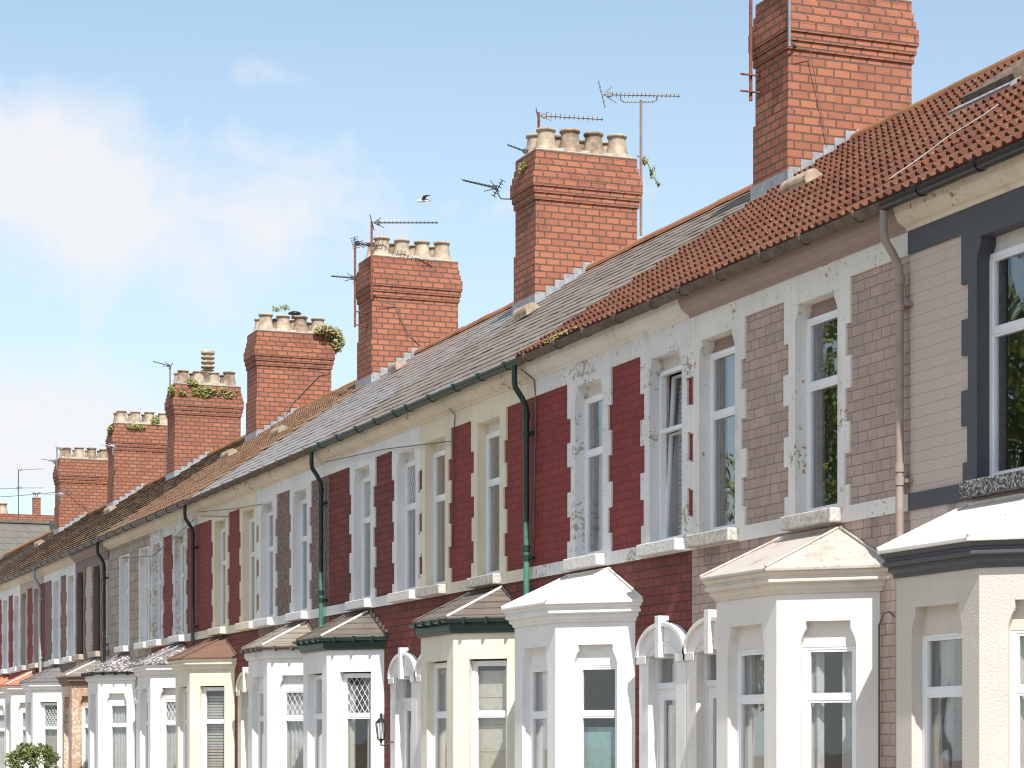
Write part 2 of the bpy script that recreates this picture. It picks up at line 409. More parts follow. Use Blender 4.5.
def frame_unit(fr, pn, O, U, W, N, w, h, tr, fw=.055, tilt=0., lattice=False, vent=False):
    """white frame of width w and height h with a transom at tr; O is bottom centre on the frame's face"""
    us = [-w/2, -w/2+fw, w/2-fw, w/2]; vs = [0, fw, tr-fw*.5, tr+fw*.5, h-fw, h]
    fr.plate(O, U, W, N, us, vs, lambda u, v: abs(u) > w/2-fw or v < fw or v > h-fw or abs(v-tr) < fw*.5, .06)
    sw = fw*.5
    for lo, hi in ((fw, tr-fw*.5), (tr+fw*.5, h-fw)):
        Wt = W; Ot = O - N*.006
        if tilt: Wt = (W - N*tilt).normalized(); Ot = O - N*(.012 + .02)
        a = w/2-fw
        fr.plate(Ot, U, Wt, N, [-a, -a+sw, a-sw, a], [lo, lo+sw, hi-sw, hi], lambda u, v: abs(u) > a-sw or v < lo+sw or v > hi-sw, .04)
        pn.obox(Ot, U, Wt, N, -a+sw, a-sw, lo+sw, hi-sw, -.035, -.022)
    if vent: fr.obox(O, U, W, N, -w*.25, w*.25, h-fw*.8, h-fw*.45, 0, .012)
    if lattice:
        lo, hi = tr+fw, h-fw*1.5; a = w/2-fw-sw; hh = hi-lo
        step = .085
        k = -hh
        while k < 2*a:
            for sgn in (1, -1):
                # diagonal came clipped to the pane
                pts = []
                for t in (0, 1):
                    u = k + t*hh*.6; v = lo + t*hh
                    pts.append([u, v])
                (u0, v0), (u1, v1) = pts
                sl = (v1-v0)/(u1-u0)
                if u0 < 0: v0 -= sl*u0; u0 = 0
                if u1 > 2*a: v1 -= sl*(u1-2*a); u1 = 2*a
                if u1 > u0 + .01:
                    q0 = (-a+u0, v0) if sgn > 0 else (a-u0, v0); q1 = (-a+u1, v1) if sgn > 0 else (a-u1, v1)
                    P0 = O + U*q0[0] + W*q0[1] - N*.03; P1 = O + U*q1[0] + W*q1[1] - N*.03
                    fr.tube([P0, P1], .005, 4)
            k += step

CURTAINS = []
def curtain(kind, O, U, W, N, w, h, label, mat=None):
    """cloth hanging inside a window; O bottom centre, N towards the street"""
    m = B()
    def sheet(u0, u1, v0, v1, amp=.022, wl=.075, gather=0.):
        n = max(8, int((u1-u0)/.012)); ph = random.uniform(0, 6); k = len(m.v); rows = 5
        for j in range(rows):
            v = v0 + (v1-v0)*j/(rows-1)
            for i in range(n+1):
                u = u0 + (u1-u0)*i/n
                d = amp*math.sin(u/wl*6.28+ph+.5*math.sin(u*19)) * (1-.3*j/(rows-1)) + .3*amp*math.sin(u*61+j)
                m.v.append(O + U*u + W*v + N*d)
        for j in range(rows-1):
            for i in range(n):
                a = k+j*(n+1)+i; m.f.append([a, a+1, a+n+2, a+n+1]); m.m.append(0); m.sm.append(True)
    nm_, cat, mt = 'curtain', 'curtain', mat
    if kind == 'net': sheet(-w/2, w/2, 0, h); mt = mt or 'net'
    elif kind == 'half': sheet(-w/2, w/2, 0, h*.62); mt = mt or 'net'
    elif kind == 'pair': sheet(-w/2, -w*.16, 0, h, .03, .09); sheet(w*.2, w/2, 0, h, .03, .09); mt = mt or 'creamcloth'
    elif kind == 'side': sheet(w*.12, w/2, 0, h, .03, .08); mt = mt or 'greycloth'
    elif kind == 'blind':
        nm_, cat, mt = 'window_blind', 'blind', mt or 'blind'
        n = int(h/.05)
        for i in range(n):
            m.obox(O, U, W, N, -w/2, w/2, i*.05+.004, i*.05+.042, -.004, .004)
    elif kind == 'roller':
        nm_, cat, mt = 'window_blind', 'blind', mt or 'creamcloth'
        for i in range(4): m.obox(O, U, W, N, -w/2, w/2, h*(.25+.19*i), h*(.25+.19*(i+1))-.004, -.006, .006+.004*(i % 2))
    elif kind == 'screen':
        nm_, cat, mt = 'window_film', 'window film', mt or 'aqua'
        m.obox(O, U, W, N, -w/2, w/2, 0, h*.60, -.004, .004)
    else: return
    o = m.obj(nm_, mt, None, O)
    tag(o, label, cat, 'curtains and blinds in the terrace windows')

# ------------------------------------------------------------------ roof
EX, EZ, RX, RZ = 9.8, 6.12, 14.2, 9.05
TAN = (RZ-EZ)/(RX-EX); PIT = math.atan(TAN); SL = (RX-EX)/math.cos(PIT)
RD = V((math.cos(PIT), 0, math.sin(PIT))); RN = V((-math.sin(PIT), 0, math.cos(PIT)))
def roofz(x): return EZ + (x-EX)*TAN
def roof_sheet(m, y0, y1, kind):
    rows = 15 if kind == 'pan' else 17
    g = (SL+.06)/rows; cols = int(round((y1-y0)/(.262 if kind == 'pan' else .30))); cw = (y1-y0)/cols
    rng = random.Random(int(y0*100))
    # boarding under the tiles, both slopes
    o = V((EX+.05, 0, EZ))
    m.add([(EX, y0, EZ-.03), (EX, y1, EZ-.03), (RX, y1, RZ-.03), (RX, y0, RZ-.03)], [(0, 1, 2, 3)], 0)
    m.add([(RX, y0, RZ), (RX, y1, RZ), (18.6, y1, EZ), (18.6, y0, EZ)], [(0, 1, 2, 3)], 0)
    E0 = V((EX-.06, 0, EZ-.04))
    for r in range(rows):
        for c in range(cols):
            s0 = r*g + rng.uniform(-.006, .006); s1 = (r+1)*g + .03
            if r == rows-1: s1 = (r+1)*g
            a0 = y0 + c*cw; lift = rng.uniform(0, .006); tw = rng.uniform(-.004, .004)
            if kind == 'pan':
                n = 24; lo, up, lb = [], [], []
                for i in range(n+1):
                    t = i/n; y = a0 + t*cw*.995
                    ph = (t*2) % 1.0
                    wv = .037*math.sin(ph*math.pi/.6)**1.1 if ph < .6 else 0.
                    lo.append(E0 + V((0, y, 0)) + RD*s0 + RN*(.036+wv+lift+tw*t))
                    up.append(E0 + V((0, y, 0)) + RD*s1 + RN*(.010+wv*.8))
                    lb.append(E0 + V((0, y, 0)) + RD*s0 + RN*(.004+wv*.55+lift))
                N1 = n+1
                pts = lo+up+lb
                m.add(pts, [(i, i+1, N1+i+1, N1+i) for i in range(n)] + [(2*N1+i, 2*N1+i+1, i+1, i) for i in range(n)], 0, False)
            else:
                off = cw*.5*(r % 2) if kind == 'flat' else 0
                ya, yb = a0+off+.003, a0+off+cw-.003
                ya, yb = max(ya, y0), min(yb, y1-.001)
                if off and c == cols-1:
                    segs = [(ya, y1-.002), (y0+.001, y0+off-.003)]
                else: segs = [(ya, yb)]
                for ya, yb in segs:
                    h0 = (.021 if y0 < 41 else .045)+lift; th = .012 if y0 < 41 else .02
                    p = [E0+V((0, ya, 0))+RD*s0+RN*h0, E0+V((0, yb, 0))+RD*s0+RN*(h0+tw), E0+V((0, yb, 0))+RD*s1+RN*(.012+tw), E0+V((0, ya, 0))+RD*s1+RN*.012]
                    p += [q - RN*th for q in p[:2]] + [q - RN*.008 for q in p[2:]]
                    m.add(p, [(0, 1, 2, 3), (4, 5, 1, 0), (3, 7, 4, 0), (5, 6, 2, 1)], 0)

def bayroof_pts(Yn, Yf, p, q, ov, ze, zr):
    path = [(10.0, Yn-q), (10-p, Yn), (10-p, Yf), (10.0, Yf+q)]
    m = B(); m.sweep([(ov, ze)], path)
    e = []
    # eave points by mitring
    n = len(path)
    mm = B(); mm.sweep([(ov, ze), (ov, ze-.01)], path)
    e = [mm.v[0], mm.v[2], mm.v[4], mm.v[6]]
    return path, e

HOUSES = []
VENTS = []
for x0_, y0_, x1_, y1_ in ((787, 196, 817, 181), (516, 322, 538, 310), (272, 439, 288, 430), (223, 461, 236, 454), (103, 516, 116, 509), (35, 548, 44, 543), (395, 372, 404, 367)):
    P_, Q_ = roof_at(x0_, y0_), roof_at(x1_, y1_); VENTS.append(((P_.x+Q_.x)/2, Q_.y, max(.45, min(.75, P_.y-Q_.y))))
def house(i, y0, y1, mid, spec):
    """one terraced house between party lines y0 and y1; mid is the party line its door stands beside"""
    near = mid > (y0+y1)/2          # door at its far end
    sg = -1 if near else 1
    root = thing('terraced_house', (10, (y0+y1)/2, 0), spec['label'], 'house', 'houses in the terrace')
    T = spec['tag']
    g = spec.get
    YA, YB = mid + sg*.59, mid + sg*2.58
    if g('ups'): YA, YB = spec['ups']
    WW, WZ0, WZ1 = .78, 3.66, 5.6
    ups = [YA, YB]
    doorc = mid + sg*.57
    Yn, Yf = spec['bay']
    p = q = .65
    bayc = (Yn+Yf)/2; bayhw = (Yf-Yn)/2+.25
    a0, a1 = y0+.002, y1-.002
    # ---- wall shell
    w = B()
    us = [a0, a1, bayc-bayhw, bayc+bayhw, doorc-.37, doorc+.37]; vs = [-.02, .5, 2.55, 2.72, 3.62, 5.64, 6.05]
    for u in ups: us += [u-.41, u+.41]
    def wi(u, z):
        if abs(u-bayc) < bayhw and .5 < z < 2.72: return False
        if abs(u-doorc) < .37 and z < 2.55: return False
        for c in ups:
            if abs(u-c) < .41 and 3.62 < z < 5.64: return False
        return True
    w.plate(V((10, 0, 0)), Y_, Z_, -X_, us, vs, wi, .26)
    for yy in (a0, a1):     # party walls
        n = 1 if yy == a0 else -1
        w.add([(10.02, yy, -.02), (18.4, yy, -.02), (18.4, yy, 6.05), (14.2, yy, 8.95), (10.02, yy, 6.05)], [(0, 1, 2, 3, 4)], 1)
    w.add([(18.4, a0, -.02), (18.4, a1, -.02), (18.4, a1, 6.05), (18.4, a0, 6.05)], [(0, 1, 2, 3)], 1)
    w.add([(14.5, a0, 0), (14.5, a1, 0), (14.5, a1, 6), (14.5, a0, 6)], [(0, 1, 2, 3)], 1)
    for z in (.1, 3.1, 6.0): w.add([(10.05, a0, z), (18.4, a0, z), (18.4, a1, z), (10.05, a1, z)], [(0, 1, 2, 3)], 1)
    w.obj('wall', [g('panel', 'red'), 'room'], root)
    if g('lower'):
        lw = B()
        us2 = [a0, a1, bayc-bayhw, bayc+bayhw, doorc-.37, doorc+.37]
        lw.plate(V((9.996, 0, 0)), Y_, Z_, -X_, us2, [0, .5, 2.55, 2.72, 3.55], lambda u, z: not (abs(u-bayc) < bayhw and .5 < z < 2.72) and not (abs(u-doorc) < .37 and z < 2.55), .003)
        lw.obj('lower_wall', g('lower'), root)
    # ---- painted surround with toothed quoins
    sm = g('surround', 'white')
    style = g('style', 'quoin')
    s = B()
    zt = 5.67; qr = random.Random(i*7+3)
    cuts = [zt, zt - .40 + qr.uniform(-.012, .012)]
    while cuts[-1] > 3.75: cuts.append(cuts[-1] - .283 + qr.uniform(-.014, .014))
    qlen = {(ci, sd_, k): (.215 if (k == 0 or k % 2 == 0) else .13) + qr.uniform(-.012, .012) for ci in (0, 1) for sd_ in (0, 1) for k in range(len(cuts))}
    def qi(z):
        for k in range(len(cuts)-1):
            if z > cuts[k+1]: return k
        return len(cuts)-1
    opens = []; us = [a0, a1]; vs = [3.54, 3.68, zt, 5.9]
    for c in ups:
        f, uu, zz = (shoulder_open if g('shoulder', True) else rect_open)(WW, WZ0, WZ1)
        opens.append((c, f)); us += [c+u for u in uu]; vs += zz
    for ci, c in enumerate(ups):
        for k in range(len(cuts)): us += [c-WW/2-qlen[(ci, 0, k)], c+WW/2+qlen[(ci, 1, k)]]
    vs += [k for k in cuts if k > 3.69]
    us = [u for u in us if a0 <= u <= a1]
    def si(u, z):
        for c, f in opens:
            if f(u-c, z): return False
        if style == 'quoin':
            if z < 3.68 or z > zt: return True
            k = qi(z)
            return any(abs(u-c) < WW/2 + qlen[(ci, 0 if u < c else 1, k)] for ci, c in enumerate(ups))
        if z > WZ1 + .02 or z < 3.6: return False
        return any(abs(u-c) < WW/2 + .1 for c in ups)
    s.plate(V((9.978, 0, 0)), Y_, Z_, -X_, us, vs, si, .23)
    if style == 'quoin': s.obj('window_surround', sm, root, bevel=.004)
    else:
        for c, f in opens:
            s = B(); s.plate(V((9.978, 0, 0)), Y_, Z_, -X_, [c-.49, c-.39, c+.39, c+.49], [3.6, 3.66, 5.6, 5.62], lambda u, z: not f(u-c, z), .23)
            s.obj('window_surround', sm, root, bevel=.004)
    # ---- upper windows
    tl = g('tilt', -1)
    for j, c in enumerate(ups):
        fr, pn = B(), B()
        O = V((10.095, c, 3.68))
        lat = g('uplat', False)
        frame_unit(fr, pn, O, Y_, Z_, -X_, .78, 1.79, 1.17, .042, .05 if tl == j else 0, lat)
        wf = fr.obj('window', g('frame', 'upvc'), root, bevel=.003)
        pn.obj('pane', 'glass', wf)
        hb_ = B(); hb_.box(10.12, 10.19, c-.40, c+.40, 5.475, 5.62); hb_.obj('window_head', g('head', 'offwhite'), wf)
        sb = B(); sb.box(9.86, 10.15, c-.47, c+.47, 3.545, 3.672); sb.obj('sill', g('sill', 'sill'), wf, bevel=.012)
        ck = spec.get('upcur', ('side', 'side'))[j]
        where = 'upstairs door-side window' if j == 0 else 'upstairs bay-side window'
        if ck: curtain(ck, V((10.30, c, 3.70)), Y_, Z_, -X_, .72, 1.75, '%s, %s of the %s' % (WORDS[ck], where, T), None)
    # ---- eaves cornice
    cb = B()
    cb.exy([(10.0, 5.86), (9.965, 5.86), (9.955, 5.89), (9.92, 5.905), (9.875, 5.94), (9.85, 5.99), (9.84, 6.03), (9.83, 6.06), (10.0, 6.06)], a0-.001, a1+.001)
    cb.obj('cornice', g('cornice', 'cream_trim'), root)
    # ---- gutter
    gb = B(); n = 9; gx, gz, r = 9.765, 6.085, .068
    arc = [(gx-r*math.cos(math.pi*k/n), gz-r*math.sin(math.pi*k/n)) for k in range(n+1)]
    inn = [(gx+(r-.008)*math.cos(math.pi*k/n), gz-(r-.008)*math.sin(math.pi*k/n)) for k in range(n+1)]
    gb.exy(arc+inn, a0-.001, a1+.001)
    yy = y0+.3+random.uniform(0, .3)
    while yy < y1-.1:
        R = r+.012
        gb.exy([(gx-R*math.cos(math.pi*k/n), gz-R*math.sin(math.pi*k/n)+.004) for k in range(n+1)]+[(gx+R, gz+.02), (gx-R, gz+.02)], yy, yy+.045)
        yy += random.uniform(.75, .95)
    gb.obj('gutter', g('gutter', 'black'), root)
    # ---- downpipe stands at the far party line of the second house of each pair's neighbour
    if g('pipe'):
        yp = y0 + g('pipey', .14)
        pb = B()
        pb.tube([(9.765, yp, 6.03), (9.765, yp, 5.86), (9.775, yp, 5.78), (9.86, yp, 5.66), (9.91, yp, 5.56), (9.915, yp, 5.45), (9.915, yp, 4.2)], .034, 12, 0)
        pb.tube([(9.915, yp, 4.2), (9.915, yp, .2)], .034, 12, 1)
        for z in (5.42, 5.2, 3.86, 3.75, 2.2): pb.tube([(9.915, yp, z), (9.915, yp, z+.07)], .043, 12, 0)
        for z in (5.25, 3.78, 2.25): pb.box(9.93, 9.995, yp-.075, yp+.075, z-.01, z+.02)
        pm = spec['pipe']; pb.obj('downpipe', list(pm), root)
    # ---- roof
    rb = B(); roof_sheet(rb, y0, y1, g('rkind', 'flat'))
    rf = rb.obj('roof', g('roof', 'rtgrey'), root)
    rd = B(); yy = y0
    while yy < y1-.02:
        L = min(.45, y1-yy); h = random.uniform(-.006, .006)
        arc = [(RX-.13*math.cos(math.pi*k/8), RZ-.04+.12*math.sin(math.pi*k/8)+h) for k in range(9)]
        rd.exy(arc, yy+.004, yy+L-.004); yy += L
    rd.obj('ridge_tiles', g('ridge', 'ridge_old'), rf)
    for (xv, yv, L) in [v_ for v_ in VENTS if y0 <= v_[1] < y1]:
        vb = B(); z = roofz(xv)+.05
        prof = [(-.13, 0)] + [(-.11*math.cos(math.pi*k/8), .03+.10*math.sin(math.pi*k/8)) for k in range(9)] + [(.13, 0)]
        pts = []
        for dy in (0, L):
            for a, b in prof:
                P = V((xv, yv+dy, z)) + RD*a + RN*b; pts.append(P)
        n = len(prof)
        vb.add(pts, [(k, (k+1) % n, n+(k+1) % n, n+k) for k in range(n)] + [tuple(range(n)), tuple(range(n, 2*n))], 0)
        vb.obj('roof_vent', 'pot', rf)
    if g('skylight'):
        xv, yv, wv_, lv = spec['skylight']
        kb = B(); O = V((xv, yv, roofz(xv))) + RN*.02
        kb.plate(O + RN*.11, Y_, RD, RN, [0, .07, wv_-.07, wv_], [0, .07, lv-.07, lv], lambda u, v: u < .07 or u > wv_-.07 or v < .07 or v > lv-.07, .12)
        kb.obox(O, Y_, RD, RN, -.1, wv_+.1, -.16, 0, .015, .05, 1)
        sk = kb.obj('skylight', ['castiron', 'lead'], rf)
        pb2 = B(); pb2.obox(O, Y_, RD, RN, .07, wv_-.07, .07, lv-.07, .06, .075); pb2.obj('skylight_pane', 'glass', rf)
    # ---- bay window
    bm = g('baymat', 'white'); ze, zr = 3.12, 3.5
    path = [(10.0, Yn-q), (10-p, Yn), (10-p, Yf), (10.0, Yf+q)]
    bb = B(); bfr = B(); bpn = B(); heads = B()
    sh = g('bayshoulder', True)
    lat = g('baylat', False)
    for k in range(3):
        A = V((path[k][0], path[k][1], 0)); Bp = V((path[k+1][0], path[k+1][1], 0))
        U = (Bp-A).normalized(); N = V((-U.y, U.x, 0)); L = (Bp-A).length
        ow = L*.54 if k != 1 else max(.5, L-.46)
        cu = L/2
        f, uu, zz = (shoulder_open(ow, .7, 2.66, .22, .05) if sh else rect_open(ow, .7, 2.62))
        uus = [0, L]+[cu+u for u in uu]; zzs = [0, 3.1]+zz
        bb.plate(A, U, Z_, N, uus, zzs, lambda u, z: not f(u-cu, z), .15)
        hz = 2.46 if sh else 2.60
        O = A + U*cu - N*.095 + Z_*.72
        frame_unit(bfr, bpn, O, U, Z_, N, ow, hz-.72, g('btr', 1.28), .042, 0, lat, vent=(k == 1))
        if sh: heads.obox(A + U*cu, U, Z_, N, -ow/2-.01, ow/2+.01, 2.44, 2.68, -.16, -.09)
        kinds = spec.get('baycur', ('net', None))
        ck = kinds[0] if k == 0 else (kinds[1] if k == 1 else None)
        if ck:
            side = 'angled bay window' if k == 0 else 'street-facing bay window'
            curtain(ck, A + U*cu - N*.20 + Z_*.75, U, Z_, N, ow-.02 if k == 0 else ow+.1, 1.72, '%s, %s of the %s' % (WORDS[ck], side, T), g('curmat'))
    bay = bb.obj('bay_window', bm, root, bevel=.006)
    wf = bfr.obj('window_frame', 'upvc', bay, bevel=.003)
    bpn.obj('pane', 'glass', bay)
    if sh: heads.obj('window_head', bm, bay)
    sl = B()
    sl.sweep([(-.05, .70), (.07, .68), (.07, .60), (0, .58)], path); sl.obj('bay_sill', bm, bay)
    trim = g('baytrim', 'cornice'); tm = g('baytrimmat', bm)
    tb = B()
    if trim == 'cornice':
        tb.sweep([(0.003, 2.90), (.02, 2.905), (.025, 2.93), (.05, 2.945), (.06, 2.955), (.06, 2.985), (.085, 2.99), (.10, 3.0), (.10, 3.02), (.085, 3.03), (.085, 3.05), (.105, 3.06), (.12, 3.085), (.12, 3.11), (0, 3.112)], path)
        tb.obj('bay_cornice', tm, bay)
    else:
        tb.sweep([(.003, 2.93), (.03, 2.93), (.05, 2.96), (.05, 2.965), (.06, 2.965), (.06, 3.1), (0, 3.1)], path, 0)
        tb.obj('bay_fascia', tm, bay)
        gb = B(); r = .045
        gb.sweep([(.06+.005, 3.10)] + [(.062+r-r*math.cos(math.pi*k/8), 3.10-r*math.sin(math.pi*k/8)) for k in range(9)] + [(.062+2*r-.006, 3.10), (.062+r, 3.075), (.066, 3.10)], path)
        for k in range(3):
            A = V((path[k][0], path[k][1], 0)); Bp = V((path[k+1][0], path[k+1][1], 0)); U = (Bp-A).normalized(); N = V((-U.y, U.x, 0)); L = (Bp-A).length
            t = .12
            while t < L: gb.obox(A + U*t, U, Z_, N, -.012, .012, 3.04, 3.115, .055, .062+2*r+.008); t += .3
        gb.obj('bay_gutter', g('baygutter', 'green_trim'), bay)
    ov = .14 if trim == 'cornice' else .10
    mm = B(); mm.sweep([(ov, ze), (ov, ze-.03)], path)
    e = [mm.v[0], mm.v[2], mm.v[4], mm.v[6]]; eb = [mm.v[1], mm.v[3], mm.v[5], mm.v[7]]
    R1, R2 = V((9.99, Yn+.02, zr)), V((9.99, Yf-.06, zr))
    br = B()
    br.add(e+eb+[R1, R2], [(0, 8, 1), (1, 8, 9, 2), (2, 9, 3), (0, 1, 5, 4), (1, 2, 6, 5), (2, 3, 7, 6), (4, 5, 6, 7)], 0)
    bro = br.obj('bay_roof', g('bayroof', 'bayroof_brown'), bay, bevel=.006)
    hb = B(); hm = g('hip', None)
    up = V((0, 0, .012))
    hw = .022 if hm else .014
    if hm:
        h2 = B(); h2.tube([e[1]+up, R1+up], .02, 6); h2.obj('painted_hip', hm, bay)
    else: hb.tube([e[1]+up, R1+up], hw, 6)
    hb.tube([e[2]+up, R2+up], .013, 6)
    hb.box(9.965, 9.999, R1.y-.05, R2.y+.05, zr-.03, zr+.014)
    for a_, b_ in ((e[0], R1), (e[3], R2)):
        if i == 4:
            for k in range(6):
                P = a_.lerp(b_, k/6); Q = a_.lerp(b_, (k+1)/6)
                hb.box(9.965, 9.998, min(P.y, Q.y), max(P.y, Q.y), min(P.z, Q.z)-.02, max(P.z, Q.z)+.02)
        else: hb.tube([a_+V((-.01, 0, .01)), b_+V((-.01, 0, .01))], .013, 6)
    hb.obj('hip_flashing', g('bayroof', 'bayroof_brown'), bay)
    # ---- door with arched hood
    dm = g('doormat', bm); D = B()
    cx = doorc; hw2, spring, top = .58, 2.50, 2.84
    def ring(r0, h): return [(cx - r0*math.cos(math.pi*k/16), spring + h*math.sin(math.pi*k/16)) for k in range(17)]
    n = 17
    def archplate(rout, hout, rin, hin, x0, x1):
        o_, i_ = ring(rout, hout), ring(rin, hin)
        pts = [(x0, y, z) for y, z in o_] + [(x0, y, z) for y, z in i_] + [(x1, y, z) for y, z in o_] + [(x1, y, z) for y, z in i_]
        fs = []
        for k in range(16):
            fs += [(k, k+1, n+k+1, n+k), (k, 2*n+k, 2*n+k+1, k+1), (n+k, n+k+1, 3*n+k+1, 3*n+k)]
        D.add(pts, fs)
    archplate(.565, .32, .34, .02, 9.93, 10.0)      # tympanum
    archplate(.60, .345, .54, .30, 9.895, 9.99)    # hood mould
    archplate(.37, .14, .345, .118, 9.915, 9.99)
    for yy in (cx-.565, cx+.335): D.box(9.93, 10.0, yy, yy+.23, 0, spring)
    for yy in (cx-.595, cx+.355): D.box(9.905, 9.99, yy, yy+.24, spring-.07, spring+.01)
    D.box(9.87, 9.99, cx-.05, cx+.05, 2.48, 2.91)
    for yy in (cx-.38, cx+.337): D.box(9.99, 10.2, yy, yy+.043, .1, 2.53)
    D.box(9.99, 10.2, cx-.38, cx+.38, 2.53, 2.58)
    D.obj('door_arch', dm, root, bevel=.006)
    db = B(); dp = B()
    O = V((10.03, cx, .15))
    db.plate(O, Y_, Z_, -X_, [-.36, -.31, .31, .36], [0, 2.02, 2.08, 2.33, 2.40], lambda u, v: abs(u) > .31 or 2.02 < v < 2.08 or v > 2.33, .07)
    db.plate(O+X_*.015, Y_, Z_, -X_, [-.31, -.2, .2, .31], [0, .2, .9, 1.05, 1.9, 2.02], lambda u, v: not (abs(u) < .2 and (1.05 < v < 1.9)), .04)
    db.obox(O, Y_, Z_, -X_, -.18, .18, .28, .82, -.015, .004)
    dp.obox(O, Y_, Z_, -X_, -.31, .31, 2.08, 2.33, -.05, -.04); dp.obox(O, Y_, Z_, -X_, -.2, .2, 1.05, 1.9, -.05, -.04)
    dr = db.obj('front_door', 'door', root, bevel=.004); dp.obj('door_pane', 'glass', dr)
    hd = B(); hd.tube([(10.03, cx-.25, 1.12), (9.98, cx-.25, 1.12), (9.98, cx-.15, 1.12)], .01, 6); hd.obj('door_handle', 'steel', dr)
    # ---- chimney stack on the party line
    if g('chim'):
        yc, cm, potm = spec['chim'][:3]
        x0, x1, W = 13.25, 14.98, .87
        cbk = B()
        def lay(o, za, zb): cbk.box(x0-o, x1+o, yc-o, yc+W+o, za, zb)
        lay(.022, 7.4, 9.33)
        lay(0, 9.33, 10.06)
        z = 10.06
        for o in (.024, .045, .066, .066, .042, .02, .0): lay(o, z, z+.103); z += .104
        lay(.0, z, z+.05)
        ch = cbk.obj('chimney', cm, root, bevel=.004)
        ch['label'] = spec['chim'][3]
        fb = B(); fb.box(x0+.0, x1, yc, yc+W, z+.05, z+.075); fb.box(x0+.08, x1-.08, yc+.08, yc+W-.08, z+.075, z+.13)
        fb.obj('mortar_cap', 'cement', ch, bevel=.02)
        skip = spec['chim'][4] if len(spec['chim']) > 4 else ()
        for a in range(4):
            for b in range(2):
                if (a, b) in skip: continue
                px = x0 + .26 + a*.405; py = yc + .22 + b*.43; zz = z+.06
                k = random.uniform(.95, 1.05); pb = B()
                pb.lathe((px, py, zz), [(.205*k, 0), (.195*k, .03), (.17*k, .10), (.15*k, .18), (.132*k, .29*k), (.13*k, .335*k), (.156*k, .342*k), (.156*k, .378*k), (.125*k, .385*k), (.11*k, .33*k), (.095*k, .2)], 16)
                po = pb.obj('chimney_pot', random.choice([potm, potm, 'potdark']), ch)
        fl = B()
        k = 0; x = x0
        while x < RX-.02:
            xa, xb = x, min(x+.155, RX+.02)
            zt_ = roofz(xb)+.10; fl.box(xa, xb-.004, yc-.036, yc-.02, roofz(xa)-.05, zt_)
            x += .155
        fl.box(x0-.04, x0+.0, yc-.06, yc+W+.06, roofz(x0)-.12, roofz(x0)+.16)
        pts = []
        fl.obj('lead_flashing', 'lead', ch, bevel=.004)
    HOUSES.append(root)
    return root

WORDS = {'net': 'white net curtain', 'half': 'short net curtain', 'pair': 'pair of curtains', 'side': 'grey side curtain',
         'blind': 'slatted venetian blind', 'roller': 'folded cream roller blind', 'screen': 'aqua frosted privacy film'}

